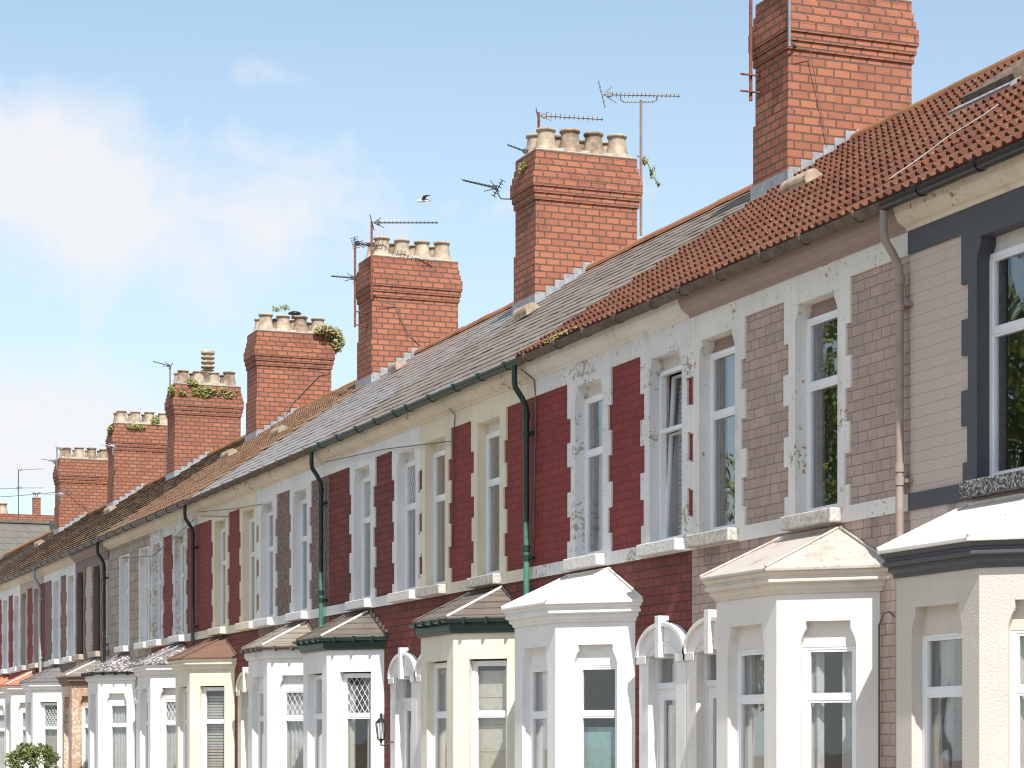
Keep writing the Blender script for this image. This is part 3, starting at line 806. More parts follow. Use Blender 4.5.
SPECS = [
 dict(y=(12.3, 16.55), mid=12.3, tag='slate-painted house', label='house with slate blue surrounds and smooth beige blocks, at the right edge',
      panel='beige', surround='slate_paint', cornice='cream_trim', gutter='black', roof='rtred', rkind='pan', bay=(14.5, 15.68), baymat='greige', baytrimmat='slate_paint',
      bayroof='bayroof_white', ups=(13.1, 15.12), sill='granite', lower='beige', upcur=(None, None), baycur=('pair', 'side'), ridge='ridge_old'),
 dict(y=(16.55, 20.7), mid=20.7, tag='mauve tiled house', label='house with mauve painted wall tiles, off-white surrounds and a downpipe at its right edge',
      panel='mauve', surround='offwhite', cornice='mauve_trim', gutter='castiron', roof='rtred', rkind='pan', bay=(17.68, 18.85), baymat='bay_white', bayroof='bayroof_cream', baytrimmat='bay_stone',
      lower='mauve', upcur=(None, None), baycur=('pair', 'net'), curmat='net', pipe=('pipe_mauve', 'pipe_mauve'), sill='sill', pipey=.025, skylight=(12.5, 18.7, .9, .95), head='mauve_trim'),
 dict(y=(20.7, 24.85), mid=20.7, tag='white-roofed bay house', label='red-tiled house with flaking white surrounds and a bright white bay roof',
      panel='red', surround='white_peel', cornice='white_trim', gutter='castiron', roof='rtred', rkind='pan', bay=(22.72, 23.92), baymat='white_rough', bayroof='bayroof_white', lower='redbrick', btr=1.2,
      tilt=0, upcur=('blind', 'blind'), baycur=('screen', 'half'), sill='sillwhite',
      chim=(24.75, 'chim', 'pot', 'largest brick chimney, cut by the top of the photo')),
 dict(y=(24.85, 29.0), mid=29.0, tag='cream house with green bay gutter', label='cream painted house with oxblood tile panels, a green bay gutter and green downpipe',
      panel='red', surround='cream', cornice='cream_trim', gutter='green_trim', roof='rtgrey', rkind='flat', bay=(25.95, 27.15), baymat='cream_rough', bayroof='bayroof_brown', hip='leadwhite', baytrim='gutter', baytrimmat='green_trim',
      shoulder=False, bayshoulder=False, btr=1.24, lower='redbrick', upcur=('net', 'net'), baycur=('roller', 'side'), pipe=('green_trim', 'lightgreen'), sill='sill', ridge='ridge_or', doormat='white'),
 dict(y=(29.0, 33.3), mid=29.0, tag='lattice-paned house', label='white-surround house with red brick panels, green bay gutter and lattice panes',
      panel='redbrick', surround='white', cornice='cream_trim', gutter='green_trim', roof='rtgrey', rkind='flat', bay=(31.25, 32.45), baymat='white_rough', bayroof='bayroof_brown', hip='leadwhite', baytrim='gutter', baytrimmat='green_trim',
      bayshoulder=False, baylat=True, uplat=True, upcur=('blind', 'net'), baycur=('pair', 'net'), sill='sillwhite', ridge='ridge_or', lower='redbrick',
      chim=(33.0, 'chim', 'pot', 'second chimney from the right, below the long aerial')),
 dict(y=(33.3, 37.4), mid=37.4, tag='house beside the second green downpipe', label='pebbledash house with white surrounds just left of the second green downpipe',
      panel='pebble', surround='white', cornice='cream_trim', gutter='castiron', roof='rtsheen', rkind='flat', bay=(34.45, 35.6), baymat='white_rough', bayroof='bayroof_tan', hip='leadwhite', baytrim='gutter', baytrimmat='white', baygutter='castiron',
      baylat=True, upcur=('net', 'net'), baycur=('net', 'net'), pipe=('green_trim', 'lightgreen'), sill='white', ridge='ridge_or', lower='pebble'),
 dict(y=(37.4, 41.65), mid=37.4, tag='rust-roofed cream bay house', label='cream house with oxblood tile panels and a rust-brown bay roof',
      panel='red', surround='cream', cornice='cream_trim', gutter='castiron', roof='rtsheen', rkind='flat', bay=(39.65, 40.75), baymat='cream_rough', bayroof='bayroof_rust', shoulder=False, bayshoulder=False,
      upcur=('net', 'net'), baycur=('blind', 'net'), sill='cream', ridge='ridge_or', lower='redbrick',
      chim=(41.3, 'chim', 'pot', 'third chimney from the right, with two rusty aerial poles')),
 dict(y=(41.65, 45.75), mid=45.75, tag='badly flaking house', label='house with oxblood panels and badly flaking grey-white surrounds beside a black downpipe',
      panel='red', surround='white_worse', cornice='cream_trim', gutter='black', roof='rtbrown', rkind='pan', bay=(42.85, 44.0), baymat='white', bayroof='slatemulti', hip='lead', baylat=True,
      upcur=('net', 'net'), baycur=('net', 'net'), pipe=('black', 'black'), sill='sillwhite'),
 dict(y=(45.75, 50.0), mid=45.75, tag='bare stone house', label='house of bare grey-brown stone with plain white window jambs and a mottled slate bay roof',
      panel='stone', surround='white', style='jamb', shoulder=False, cornice='cream_trim', gutter='black', roof='rtbrown', rkind='pan', bay=(47.95, 49.05), baymat='white', bayroof='slatemulti', baytrim='gutter', baytrimmat='white', baygutter='black',
      upcur=('net', 'net'), baycur=('net', 'net'), sill='sillwhite',
      chim=(49.7, 'chim', 'pot', 'fourth chimney from the right, with a dark cowl and a grassy tuft')),
 dict(y=(50.0, 53.9), mid=53.9, tag='house with the peach bay', label='house with brown window frames, pale tile panels and a peeling peach bay',
      panel='creamtile', surround='brown_paint', frame='brownframe', cornice='mauve_trim', gutter='black', roof='rtmix', rkind='flat', bay=(50.95, 52.1), baymat='peach', bayroof='bayroof_tan', hip='leadwhite', baytrimmat='brown_paint',
      upcur=('net', 'net'), baycur=('net', 'net'), pipe=('black', 'black'), sill='tan'),
 dict(y=(53.9, 58.2), mid=53.9, tag='house behind the bush', label='far house with pebbledash panels, white jambs and a white bay behind the bush',
      panel='pebble', surround='white', cornice='cream_trim', gutter='black', roof='rtmix', rkind='flat', bay=(56.1, 57.2), baymat='white', bayroof='slate', bayshoulder=False, baylat=True,
      upcur=('net', 'net'), baycur=('blind', 'net'), sill='white',
      chim=(57.8, 'chimold', 'pot', 'fifth chimney from the right, with weeds and a louvred pot')),
 dict(y=(58.2, 61.9), mid=61.9, tag='far tan-trimmed house', label='far red-panelled house with tan surrounds beside a pale downpipe',
      panel='red', surround='tan', cornice='cream_trim', gutter='black', roof='rtbrown', rkind='flat', bay=(59.4, 60.4), baymat='bay_white', bayroof='bayroof_terra', hip='leadwhite', pipe=('greypipe', 'greypipe'), sill='sill'),
 dict(y=(61.9, 66.3), mid=61.9, tag='farthest white-trimmed house', label='farthest house with a visible front, white surrounds at the left edge',
      panel='red', surround='white', cornice='cream_trim', gutter='black', roof='rtmix', rkind='flat', bay=(64.2, 65.3), baymat='white', bayroof='bayroof_terra', sill='white',
      chim=(65.55, 'chimold', 'pot', 'sixth chimney from the right, with small weeds between its pots')),
]
yy = 66.3
far = ['seventh chimney from the right, the smallest, beside the far grey roof']
lbl = ['roof beyond the sixth chimney, brown tiles, front hidden', 'roof under the seventh chimney with lichened tiles, front hidden', 'roof just left of the seventh chimney, front hidden',
       'roof second left of the seventh chimney, front hidden', 'roof third left of the seventh chimney, front hidden', 'roof at the far left end of the terrace, front hidden']
for k in range(6):
    nr = k % 2 == 0
    d = dict(y=(yy, yy+4.2), mid=yy+4.2 if nr else yy, tag='far house number', label='far terraced house with its '+lbl[k], panel='red', surround='white', gutter='black',
             roof=['rtbrown', 'rtmix', 'rtgrey', 'rtmix', 'rtbrown', 'rtgrey'][k], rkind='flat', bay=(yy+1.2, yy+2.3) if nr else (yy+2.0, yy+3.1), baymat='white', upcur=(None, None), baycur=(None, None))
    if k == 1: d['chim'] = (74.3, 'chimold', 'pot', far[0])
    SPECS.append(d); yy += 4.2
for i, s in enumerate(SPECS):
    house(i, s['y'][0], s['y'][1], s['mid'], s)

# ------------------------------------------------------------------ chimney extras that can be lifted off
def cowl(loc):
    b = B(); b.lathe(loc, [(.075, 0), (.075, .10)], 12); b.lathe(V(loc)+V((0, 0, .16)), [(.0, .07), (.12, .035), (.16, 0), (.15, -.01), (0, .02)], 14)
    for k in range(3): b.tube([V(loc)+V((.07*math.cos(k*2.1), .07*math.sin(k*2.1), .05)), V(loc)+V((.07*math.cos(k*2.1), .07*math.sin(k*2.1), .18))], .008, 5)
    o = b.obj('chimney_cowl', 'black', None, loc); tag(o, 'dark metal rain cowl on a pot of the fourth chimney from the right', 'chimney cowl')
cowl((13.25+.225+2*.425-.02, 49.7+.22+.43, 10.83+.40))
b = B(); L0 = V((13.25+.225+2*.425-.06, 57.8+.65, 10.86))
b.lathe(L0, [(.15, 0), (.14, .45), (.17, .47)], 14)
for k in range(4):
    z = .47+k*.12; b.lathe(L0, [(.12, z), (.12, z+.06), (.18, z+.06), (.18, z+.115), (.12, z+.12)], 14)
b.lathe(L0, [(.18, .95), (.15, .99), (0, 1.0)], 14)
tag(b.obj('louvred_chimney_terminal', 'pot', None, L0), 'tall louvred clay terminal above the pots of the fifth chimney from the right', 'chimney terminal')

def leaves(b, c, rad, n, size, rng, flat=False, mi=0):
    for _ in range(n):
        while True:
            d = V((rng.uniform(-1, 1), rng.uniform(-1, 1), rng.uniform(-1, 1)))
            if d.length < 1: break
        P = V(c) + V((d.x*rad[0], d.y*rad[1], d.z*rad[2]))
        a = V((rng.gauss(0, 1), rng.gauss(0, 1), rng.gauss(0, 1))).normalized(); t = a.orthogonal().normalized()
        s = size*rng.uniform(.6, 1.4)
        b.add([P - a*s, P + t*s*.45, P + a*s, P - t*s*.45], [(0, 1, 2, 3)], mi)
def weed(label, blobs, mat='weed', seed=1, stems=True, path=None):
    rng = random.Random(seed); b = B(); c0 = V(blobs[0][0])
    for c, rad, n, s in blobs:
        leaves(b, c, rad, n, s, rng)
        if stems:
            for _ in range(5):
                b.tube([V(c)+V((0, 0, -rad[2])), V(c)+V((rng.uniform(-1, 1)*rad[0], rng.uniform(-1, 1)*rad[1], rng.uniform(.2, 1)*rad[2]))], .006, 4)
    if path: b.tube(path, .009, 5)
    tag(b.obj('weed_tuft', mat, None, c0), label, 'weed', 'weeds growing on the chimneys')
weed('bushy dry tuft hanging off the right end of the fourth chimney', [(at_y(326, 331, 49.62), (.28, .14, .14), 240, .06), (at_y(336, 341, 49.75), (.2, .2, .3), 330, .06)], 'weeddry', 2)
weed('sparse sprigs above the left pots of the fourth chimney', [(at_y(277, 309, 50.1), (.14, .1, .06), 24, .05), (at_y(285, 308, 50.1), (.12, .1, .06), 24, .05)], 'weed', 3)
weed('bright green tuft on the top left of the fifth chimney', [(at_y(193, 383, 57.8), (.16, .08, .10), 90, .05)], 'weed', 4)
weed('trailing weed patch on the middle of the fifth chimney', [(at_y(204, 392, 57.73), (.34, .04, .17), 170, .05)], 'weed', 5)
weed('small green weed near the left corner of the fifth chimney', [(at_y(182, 392, 57.73), (.13, .04, .09), 60, .045)], 'weed', 6)
weed('straggly weed on the shaded left face of the fifth chimney', [(at(171, 391, 13.16), (.05, .3, .16), 110, .05)], 'weed', 16)
weed('dry weed patch on the right of the fifth chimney', [(at_y(226, 392, 57.73), (.32, .04, .14), 90, .045)], 'weeddry', 7)
weed('green weed between the pots of the sixth chimney', [(at_y(155, 423, 65.6), (.15, .1, .2), 90, .06)], 'weed', 8)
weed('yellow green moss on the top edge of the sixth chimney', [(at_y(136, 427, 65.5), (.28, .05, .08), 90, .05)], 'weed', 9)
weed('green moss on the shaded left corner of the sixth chimney', [(at(110, 430, 13.17), (.07, .25, .14), 80, .05)], 'weed', 19)
weed('small yellow sprig on the left top edge of the second chimney', [(at(522, 168, 13.18), (.05, .12, .09), 60, .04)], 'weed', 10)
weed('leafy growth trailing right of the second chimney top', [(at_y(645, 161, 33.3), (.06, .08, .07), 26, .04), (at_y(652, 172, 33.3), (.06, .08, .12), 26, .04), (at_y(658, 184, 33.3), (.04, .04, .04), 9, .04)], 'weed', 11, True, [at_y(637, 156, 33.3), at_y(642, 158, 33.3), at_y(648, 164, 33.3), at_y(653, 175, 33.3), at_y(659, 187, 33.3)])
weed('grassy moss growing along the gutter of the flaking white house', [(V((9.78, 23.6, 6.13)), (.08, .75, .05), 520, .035)], 'weeddry', 12, False)

# ------------------------------------------------------------------ aerials
def aerial(label, masts, booms, arms=(), mat='rust', bm='alu', group='television aerials on the chimneys', brackets=()):
    base = V(masts[0][0]) if masts else V(booms[0][0])
    t = thing('television_aerial', base, label, 'aerial', group)
    if masts:
        m = B()
        for a, c in masts: m.tube([a, c], .022, 7)
        for a, c in brackets: m.tube([a, c], .014, 5)
        m.obj('mast', mat, t)
    for (st, d, L, n, el, refl) in booms:
        bb = B(); st = V(st); d = V(d).normalized(); side = d.cross(Z_).normalized(); upv = side.cross(d)
        bb.tube([st, st + d*L], .014, 6)
        for k in range(n):
            P = st + d*(L*(.12 + .86*k/max(1, n-1)))
            e = el*(1-.3*k/max(1, n-1))*.5
            bb.tube([P - side*e*1.8, P + side*e*1.8], .006, 4)
        bb.obox(st + d*L*.08, d, side, upv, -.03, .03, -.03, .03, -.035, .035)
        if refl:
            tl = (upv*.9 - d*.25).normalized()
            bb.tube([st - d*.02 - tl*refl, st - d*.02 + tl*refl], .01, 5)
            for k in range(6):
                P = st - d*.02 + tl*refl*(-1+2*k/5)
                bb.tube([P - side*el*.55, P + side*el*.55], .0065, 4)
            for sg_ in (1, -1): bb.tube([st, st + tl*refl*.7*sg_ + d*.18], .007, 4)
        bb.obj('antenna', bm, t)
    if arms:
        am = B()
        for p_ in arms: am.tube(p_, .012, 5)
        am.obj('support_arm', bm, t)
RT = V((CP, -SP, 0)); LF = -RT
p = at(641, 100, 15.08); q = at(640, 236, 15.08); q = V((p.x, p.y, q.z))
s1 = at(601, 94, 15.08-.0); 
def off(P, r, u=0., f=0.): return P + RT*r + Z_*u + V((SP, CP, 0))*f
pp = off(p, 0, 0)
aerial('long television aerial on a tall pole right of the second chimney', [(q, p)], [(off(p, -.60, .09), RT + V((0, 0, -.02)), 1.22, 17, .16, .2)],
       [[off(p, -.33, .085), off(p, -.32, .0), off(p, -.27, -.03), off(p, .2, -.03), off(p, .25, 0), off(p, .25, .075)]], 'oldsteel',
       brackets=[(V((14.98, p.y, 9.55)), V((15.1, p.y, 9.55))), (V((14.98, p.y, 9.2)), V((15.1, p.y, 9.2)))])
p = at(536, 113, 13.7)+V((0, .4, 0)); q = V((p.x, p.y, 10.85))
p = V((13.55, 33.62, 11.60)); aerial('aerial on a short rusty pole above the pots of the second chimney', [(V((p.x, p.y, 10.85)), p)], [(p-Z_*.05, RT + V((0, 0, -.06)), 1.02, 13, .18, .1)])
p = at(497, 188, 13.0)
aerial('stubby aerial on a bent arm at the left side of the second chimney', [], [(p, LF*.9 + V((0, .5, .36)), .62, 9, .18, .14)], [[p, off(p, .02, -.10), off(p, .06, -.17), V((13.25, p.y-.1, p.z-.18))]], bm='darkmetal')
p = at(527, 152, 13.3)
aerial('thin short aerial peeping left of the second chimney pots', [(p-Z_*.25, p)], [(p, LF*.9 + V((0, .3, .45)), .34, 5, .14, 0)], bm='darkmetal')
yc = 41.3
p = at(371, 222, 13.2); q = V((p.x, yc-.12, 9.98)); p = V((p.x, yc-.12, p.z))
aerial('aerial on the taller rusty pole at the left corner of the third chimney', [(q, p)], [(off(p, .03, -.02), RT, 1.22, 15, .13, .14)], brackets=[(q+Z_*.1, q+V((.12, .12, .1)))], bm='darkmetal')
p = at(355, 243, 12.95); q = at(357, 326, 12.95); q = V((p.x, p.y, q.z))
aerial('aerial pole with two antennas standing left of the third chimney', [(q, p)], [(off(p, .02, 0), RT*.7 + V((.3, .6, 0)), .45, 7, .2, .1), (off(q, 0, .93), LF + V((0, .2, .12)), .46, 7, .16, .11)], brackets=[(q+Z_*.05, q+V((.34, .2, .05))), (q+Z_*.3, q+V((.34, .2, .3)))], bm='darkmetal')
yc = 57.8
p = at(170, 366, 13.2); q = at(170, 387, 13.2); q = V((p.x, p.y, 10.5))
aerial('small aerial on the left corner of the fifth chimney pointing left', [(q, p)], [(off(p, 0, 0), LF + V((0, 0, .28)), .45, 6, .12, .09)], mat='alu', bm='darkmetal')
p = at(57, 448, 13.2); q = V((p.x, p.y, 10.5))
aerial('pale aerial above the left corner of the seventh chimney', [(q, p)], [(p, RT + V((0, 0, -.1)), .5, 7, .12, .08)], mat='alu')
p = at(54, 461, 13.15); aerial('pale aerial poking left from the seventh chimney top', [(p-Z_*.1, p+V((0, 0, .02)))], [(p, LF + V((0, 0, .16)), .42, 6, .12, .07)], mat='alu')
p = at(113, 446, 13.1); aerial('pale boxy aerial on the left face of the sixth chimney', [(p-Z_*.25, p+V((0, 0, .03)))], [(off(p, .05), LF + V((0, 0, .1)), .42, 6, .16, .09)], mat='alu', bm='steel')
p = at(62, 494, 13.1); aerial('low pale aerial on the left face of the seventh chimney', [(p-Z_*.25, p+V((0, 0, .03)))], [(off(p, .05), LF, .65, 6, .16, .09)], mat='alu', bm='steel')
# poles on the nearest chimney
yc = 24.75
q = V((13.1, yc-.12, 10.0)); 
aerial('white aerial pole strapped to the near corner of the largest chimney', [(V((13.19, yc-.14, 10.04)), V((13.19, yc-.14, 11.6)))], [(V((13.19, yc-.14, 11.55)), RT, 1.0, 11, .16, .15)], mat='alu', brackets=[(V((13.19, yc-.14, 10.1)), V((13.35, yc-.02, 10.1)))])
aerial('thin rusty aerial pole on the shaded left side of the largest chimney', [(V((13.14, yc+.78, 9.62)), V((13.14, yc+.78, 11.5)))], [(V((13.14, yc+.78, 11.45)), LF, .9, 9, .16, .12)], brackets=[(V((12.98, yc+.74, 9.72)), V((13.3, yc+.74, 9.72))), (V((12.98, yc+.74, 9.93)), V((13.3, yc+.74, 9.93)))])

# ------------------------------------------------------------------ cables
def cable(label, pts, r=.006, mat='cable', sag=0.):
    b = B(); P = []
    pts = [V(p) for p in pts]
    for a, c in zip(pts[:-1], pts[1:]):
        for k in range(8):
            t = k/8; P.append(a.lerp(c, t) - Z_*sag*4*t*(1-t))
    P.append(pts[-1]); b.tube(P, r, 5)
    tag(b.obj('telephone_cable', mat, None, pts[0]), label, 'cable', 'cables along the terrace')
cable('thin cable slung across the frieze of the lattice-paned house', [at(325, 462, 9.9), at(386, 449, 9.93), at(452, 441, 9.94)], .007)
cable('thin cable slung across the frieze of the rust-roofed cream house', [at(198, 512, 9.9), at(232, 509, 9.93), at(262, 504, 9.95)], .007)
cable('second thin cable just below on the cream frieze', [at(200, 516, 9.95), at(228, 516.5, 9.96), at(236, 513, 9.97)], .006)
cable('thin pale cable strung past the bare stone house', [at(122, 558, 9.9), at(153, 556, 9.95), at(195, 519, 9.9)], .008)
cable('dark cable running down the red tiles right of the green downpipe', [at(521, 369, 9.8), at(534, 380, 9.96), at(536, 400, 9.98), at(533, 560, 9.98)], .008)
cable('dark cable running down the cream house panel', [at(446, 405, 9.9), at(455, 415, 9.96), at(453, 445, 9.98), at(452, 550, 9.98)], .007)
pc = [roof_at(X, y) + RN*.12 for X, y in ((896, 192), (925, 172), (955, 149), (985, 131), (1005, 117))]
cable('pale cable lying across the red tiled roof at the right', pc, .006, 'cablelight')
cable('cable stapled down the side of the third chimney', [V((13.35, 41.2, 9.95)), V((13.7, 41.26, 9.93)), V((13.95, 41.26, 9.4)), V((14.3, 41.26, 9.1))], .008)
cable('cable slanting across the side of the fourth chimney', [V((14.95, 49.66, 10.0)), V((14.7, 49.66, 9.95)), V((14.1, 49.66, 9.3)), V((13.9, 49.6, 9.05))], .009)
cable('cable trailing down the side of the largest chimney', [V((13.3, 24.62, 10.04)), V((13.5, 24.66, 10.05)), V((13.62, 24.70, 9.6)), V((13.75, 24.68, 8.95))], .006)
cable('cable slanting across the side of the seventh chimney', [V((13.4, 74.2, 9.9)), V((14.2, 74.2, 9.2))], .011)
cable('black cable loop beside the mauve downpipe', [at(879, 768, 9.97), at(879, 625, 9.97), at(884, 613, 9.95), at(890, 612, 9.93), at(896, 618, 9.95)], .008)

# ------------------------------------------------------------------ lantern, bush, posts, bird
O = at(381, 727, 9.75)
t = thing('wall_lantern', O, 'black coach lantern on a bracket beside the white bay', 'lantern')
b = B()
b.lathe(O + V((0, 0, .05)), [(.085, 0), (.075, .02), (.03, .07), (.02, .075), (.015, .1), (.022, .115), (0, .15)], 6)
b.lathe(O + V((0, 0, -.16)), [(.0, -.06), (.02, -.05), (.02, -.03), (.045, -.02), (.05, 0)], 6)
for k in range(6):
    a = k*math.pi/3; b.tube([O + V((.05*math.cos(a), .05*math.sin(a), -.16)), O + V((.078*math.cos(a), .078*math.sin(a), .055))], .006, 4)
b.tube([O + V((0, 0, -.2)), O + V((0, 0, -.25)), O + V((.07, .0, -.25)), O + V((.14, 0, -.21)), O + V((.26, 0, -.2))], .012, 6)
b.obj('lantern_frame', 'black', t)
g_ = B(); g_.lathe(O + V((0, 0, -.155)), [(.044, 0), (.07, .2)], 6); g_.obj('lantern_glass', 'glass', t)

rng = random.Random(5); C = at(33, 772, 8.3)
t = thing('garden_bush', (C.x, C.y, 0), 'rounded evergreen bush in front of the far white bays', 'bush')
b = B()
for k in range(40):
    a = rng.uniform(0, 6.28); e = rng.uniform(-.6, 1.2); r = .52
    P = V((C.x+r*math.cos(a)*math.cos(e), C.y+r*math.sin(a)*math.cos(e), 1.05+.5*math.sin(e)))
    leaves(b, P, (.16, .16, .13), 60, .045, rng)
leaves(b, (C.x, C.y, .6), (.5, .5, .6), 900, .05, rng)
b.obj('foliage', 'bushleaf', t)
s = B(); s.tube([(C.x, C.y, 0), (C.x, C.y, .6)], .05, 7); s.obj('stem', 'bark', t)
for X, w_ in ((26, 'left'), (41, 'right')):
    P = at(X, 764, 7.6); b = B(); b.box(P.x-.045, P.x+.045, P.y-.045, P.y+.045, 0, P.z-.05)
    b.add([(P.x-.055, P.y-.055, P.z-.05), (P.x+.055, P.y-.055, P.z-.05), (P.x+.055, P.y+.055, P.z-.05), (P.x-.055, P.y+.055, P.z-.05), (P.x, P.y, P.z+.03)], [(0, 1, 4), (1, 2, 4), (2, 3, 4), (3, 0, 4), (3, 2, 1, 0)])
    tag(b.obj('gate_post', 'white', None, (P.x, P.y, 0), bevel=.008), 'white pointed gate post in front of the bush, on its %s' % w_, 'gate post', 'white gate posts')

P = at(423, 201, 19.)
dirv = LF
t = thing('gull', P, 'small gull flying in the sky left of the second chimney', 'bird')
b = B(); 
n0 = 0
b.tube([P + dirv*.26, P + dirv*.22, P + dirv*.12, P, P - dirv*.12, P - dirv*.24], [.008, .045, .06, .055, .04, .012], 8)
F = V((SP, CP, 0))
def wing(sg_):
    b.add([P + dirv*.08 + Z_*.03, P - dirv*.07 + Z_*.03, P - dirv*.16 + F*sg_*.25 + Z_*.14, P - dirv*.02 + F*sg_*.28 + Z_*.16, P - dirv*.34 + F*sg_*.5 + Z_*.1, P - dirv*.2 + F*sg_*.48 + Z_*.14,
           P + dirv*.08 + Z_*.01, P - dirv*.07 + Z_*.01, P - dirv*.16 + F*sg_*.25 + Z_*.12, P - dirv*.02 + F*sg_*.28 + Z_*.14, P - dirv*.34 + F*sg_*.5 + Z_*.09, P - dirv*.2 + F*sg_*.48 + Z_*.13],
          [(0, 1, 2, 3), (3, 2, 4, 5), (7, 6, 9, 8), (8, 9, 11, 10), (0, 3, 9, 6), (1, 7, 8, 2), (3, 5, 11, 9), (2, 8, 10, 4), (5, 4, 10, 11)], 1)
wing(1); wing(-1)
b.v = [P + (q_ - P)*.62 for q_ in b.v]
b.obj('gull_body', ['gull_white', 'gull_grey'], t)

# ------------------------------------------------------------------ neighbouring building past the end of the row
t = thing('slate_roofed_house', (15.5, 100, 0), 'grey slate-roofed building beyond the left end of the terrace', 'building')
ya, yr, yb = 96.5, 100.5, 104.5; xa, xb = 6.0, 17.45; zr_, ze_ = 11.22, 7.6
w = B(); w.box(xa+.3, xb-.15, ya+.3, yb-.3, 0, ze_); w.add([(xb-.15, ya+.3, ze_), (xb-.15, yb-.3, ze_), (xb-.15, yr, zr_-.1)], [(0, 1, 2)])
w.obj('wall', 'cream', t)
r = B()
for s_, e_ in ((ya, yr), (yb, yr)):
    r.add([(xa, s_, ze_), (xb, s_, ze_), (xb, e_, zr_), (xa, e_, zr_), (xa, s_, ze_-.08), (xb, s_, ze_-.08), (xb, e_, zr_-.08), (xa, e_, zr_-.08)], [(0, 1, 2, 3), (7, 6, 5, 4), (0, 4, 5, 1), (1, 5, 6, 2)])
r.box(xa, xb, yr-.12, yr+.12, zr_-.02, zr_+.1, 0)
rf = r.obj('roof', 'farroof', t)
v = B(); v.add([(xb, ya, ze_-.25), (xb+.16, ya, ze_-.25), (xb+.16, yr, zr_-.15), (xb, yr, zr_-.15), (xb, ya, ze_+.03), (xb+.16, ya, ze_+.03), (xb+.16, yr, zr_+.12), (xb, yr, zr_+.12)],
      [(0, 1, 2, 3), (4, 5, 6, 7), (0, 1, 5, 4), (1, 2, 6, 5), (2, 3, 7, 6), (3, 0, 4, 7)]); v.obj('verge_board', 'darkgreen', t)
cst = B(); cst.box(14.2, 19.4, 104.6, 105.6, 6, 12.0); cst.box(14.1, 19.5, 104.5, 105.7, 11.6, 11.75)
cs = cst.obj('chimney', 'chimold', t, bevel=.01)
for k in range(2):
    pb = B(); pb.lathe((15.75+k*.52-.15, 104.9, 12.0), [(.26, 0), (.24, .1), (.2, .3), (.19, .42), (.23, .44), (.22, .52), (.15, .5)], 14); pb.obj('chimney_pot', 'pot', cs)
P = at(36, 508, 17.6)
t2 = thing('far_chimney', (17.7, 112, 0), 'small square brick chimney with a metal cowl beyond the grey roof', 'chimney')
P = at(36.5, 510, 18.3)
b = B(); b.box(P.x-.17, P.x+.17, P.y-.17, P.y+.17, 3, P.z+.55); b.obj('brickwork', 'chim', t2, bevel=.01)
b = B(); b.box(P.x-.2, P.x+.2, P.y-.2, P.y+.2, P.z+.55, P.z+.6); b.lathe((P.x, P.y, P.z+.6), [(.08, 0), (.08, .16), (.2, .17), (.2, .24), (0, .26)], 10); b.obj('cowl', 'steel', t2)
p = at(18.5, 470, 16.2); q = V((p.x, p.y, at(18.5, 522, 16.2).z))
aerial('tall aerial mast with several antennas above the far grey roof', [(q, p)], [(p, RT + V((0, 0, .05)), 1.1, 10, .12, .08), (p - Z_*.78, RT, 1.1, 14, .12, .1), (p-Z_*.8, LF, .9, 12, .12, 0)], mat='darkmetal')
cable('long thin wire crossing the sky at the far left', [at(-20, 498, 14.), at(60, 492, 14.2)], .012, 'cable', .02)

# ------------------------------------------------------------------ street and setting
b = B(); b.add([(-600, -400, -.03), (600, -400, -.03), (600, 900, -.03), (-600, 900, -.03)], [(0, 1, 2, 3)]); structure(b.obj('ground', 'ground'))
b = B(); b.add([(-4.5, -60, -.02), (4.5, -60, -.02), (4.5, 115, -.02), (-4.5, 115, -.02)], [(0, 1, 2, 3)]); structure(b.obj('road', 'asphalt'))
for nme, x0, x1 in (('pavement', 4.65, 10.0), ('pavement', -8, -4.65)):
    b = B(); b.box(x0, x1, -60, 115, -.1, .1); structure(b.obj(nme, 'paving'))
for x0 in (4.5, -4.65):
    b = B(); b.box(x0, x0+.148, -60, 115, -.1, .105); structure(b.obj('kerb', 'kerb', bevel=.015))
b = B()
for k in range(40): b.add([(-.05, -50+k*4, -.016), (.05, -50+k*4, -.016), (.05, -48+k*4, -.016), (-.05, -48+k*4, -.016)], [(0, 1, 2, 3)])
structure(b.obj('road_marking', 'roadpaint'))
# trees on the other side of the street, seen only as reflections in the panes
def tree(x, y, h, seed, label):
    rng = random.Random(seed); t = thing('street_tree', (x, y, 0), label, 'tree', 'trees on the other side of the street')
    tb = B(); tb.tube([(x, y, 0), (x+.1, y, h*.2), (x, y+.1, h*.45), (x, y, h*.8)], [.22, .17, .13, .03], 8)
    cb = B(); lf = []
    for k in range(14):
        a = rng.uniform(0, 6.28); r = rng.uniform(.6, 2.6); z = h*rng.uniform(.3, .95)
        c = V((x+r*math.cos(a), y+r*math.sin(a), z)); tb.tube([(x, y, z*.7), c], [.06, .02], 5); lf.append(c)
        leaves(cb, c, (1.6, 1.6, 1.5), 360, .16, rng)
    tb.obj('trunk', 'bark', t); cb.obj('crown', 'treeleaf', t)
for k, (x, y, h) in enumerate(((-9, 27, 12), (-9, 34, 15.5), (-8, 40, 16), (-9, 45, 15), (-9.5, 49.5, 14), (-9, 55, 11), (-10, 10, 9), (-12, -4, 9))):
    tree(x, y, h, 40+k, 'leafy street tree across the road, %s along the far pavement' % ['first', 'second', 'third', 'fourth', 'fifth', 'sixth', 'nearest to the viewer', 'behind the viewer'][k])

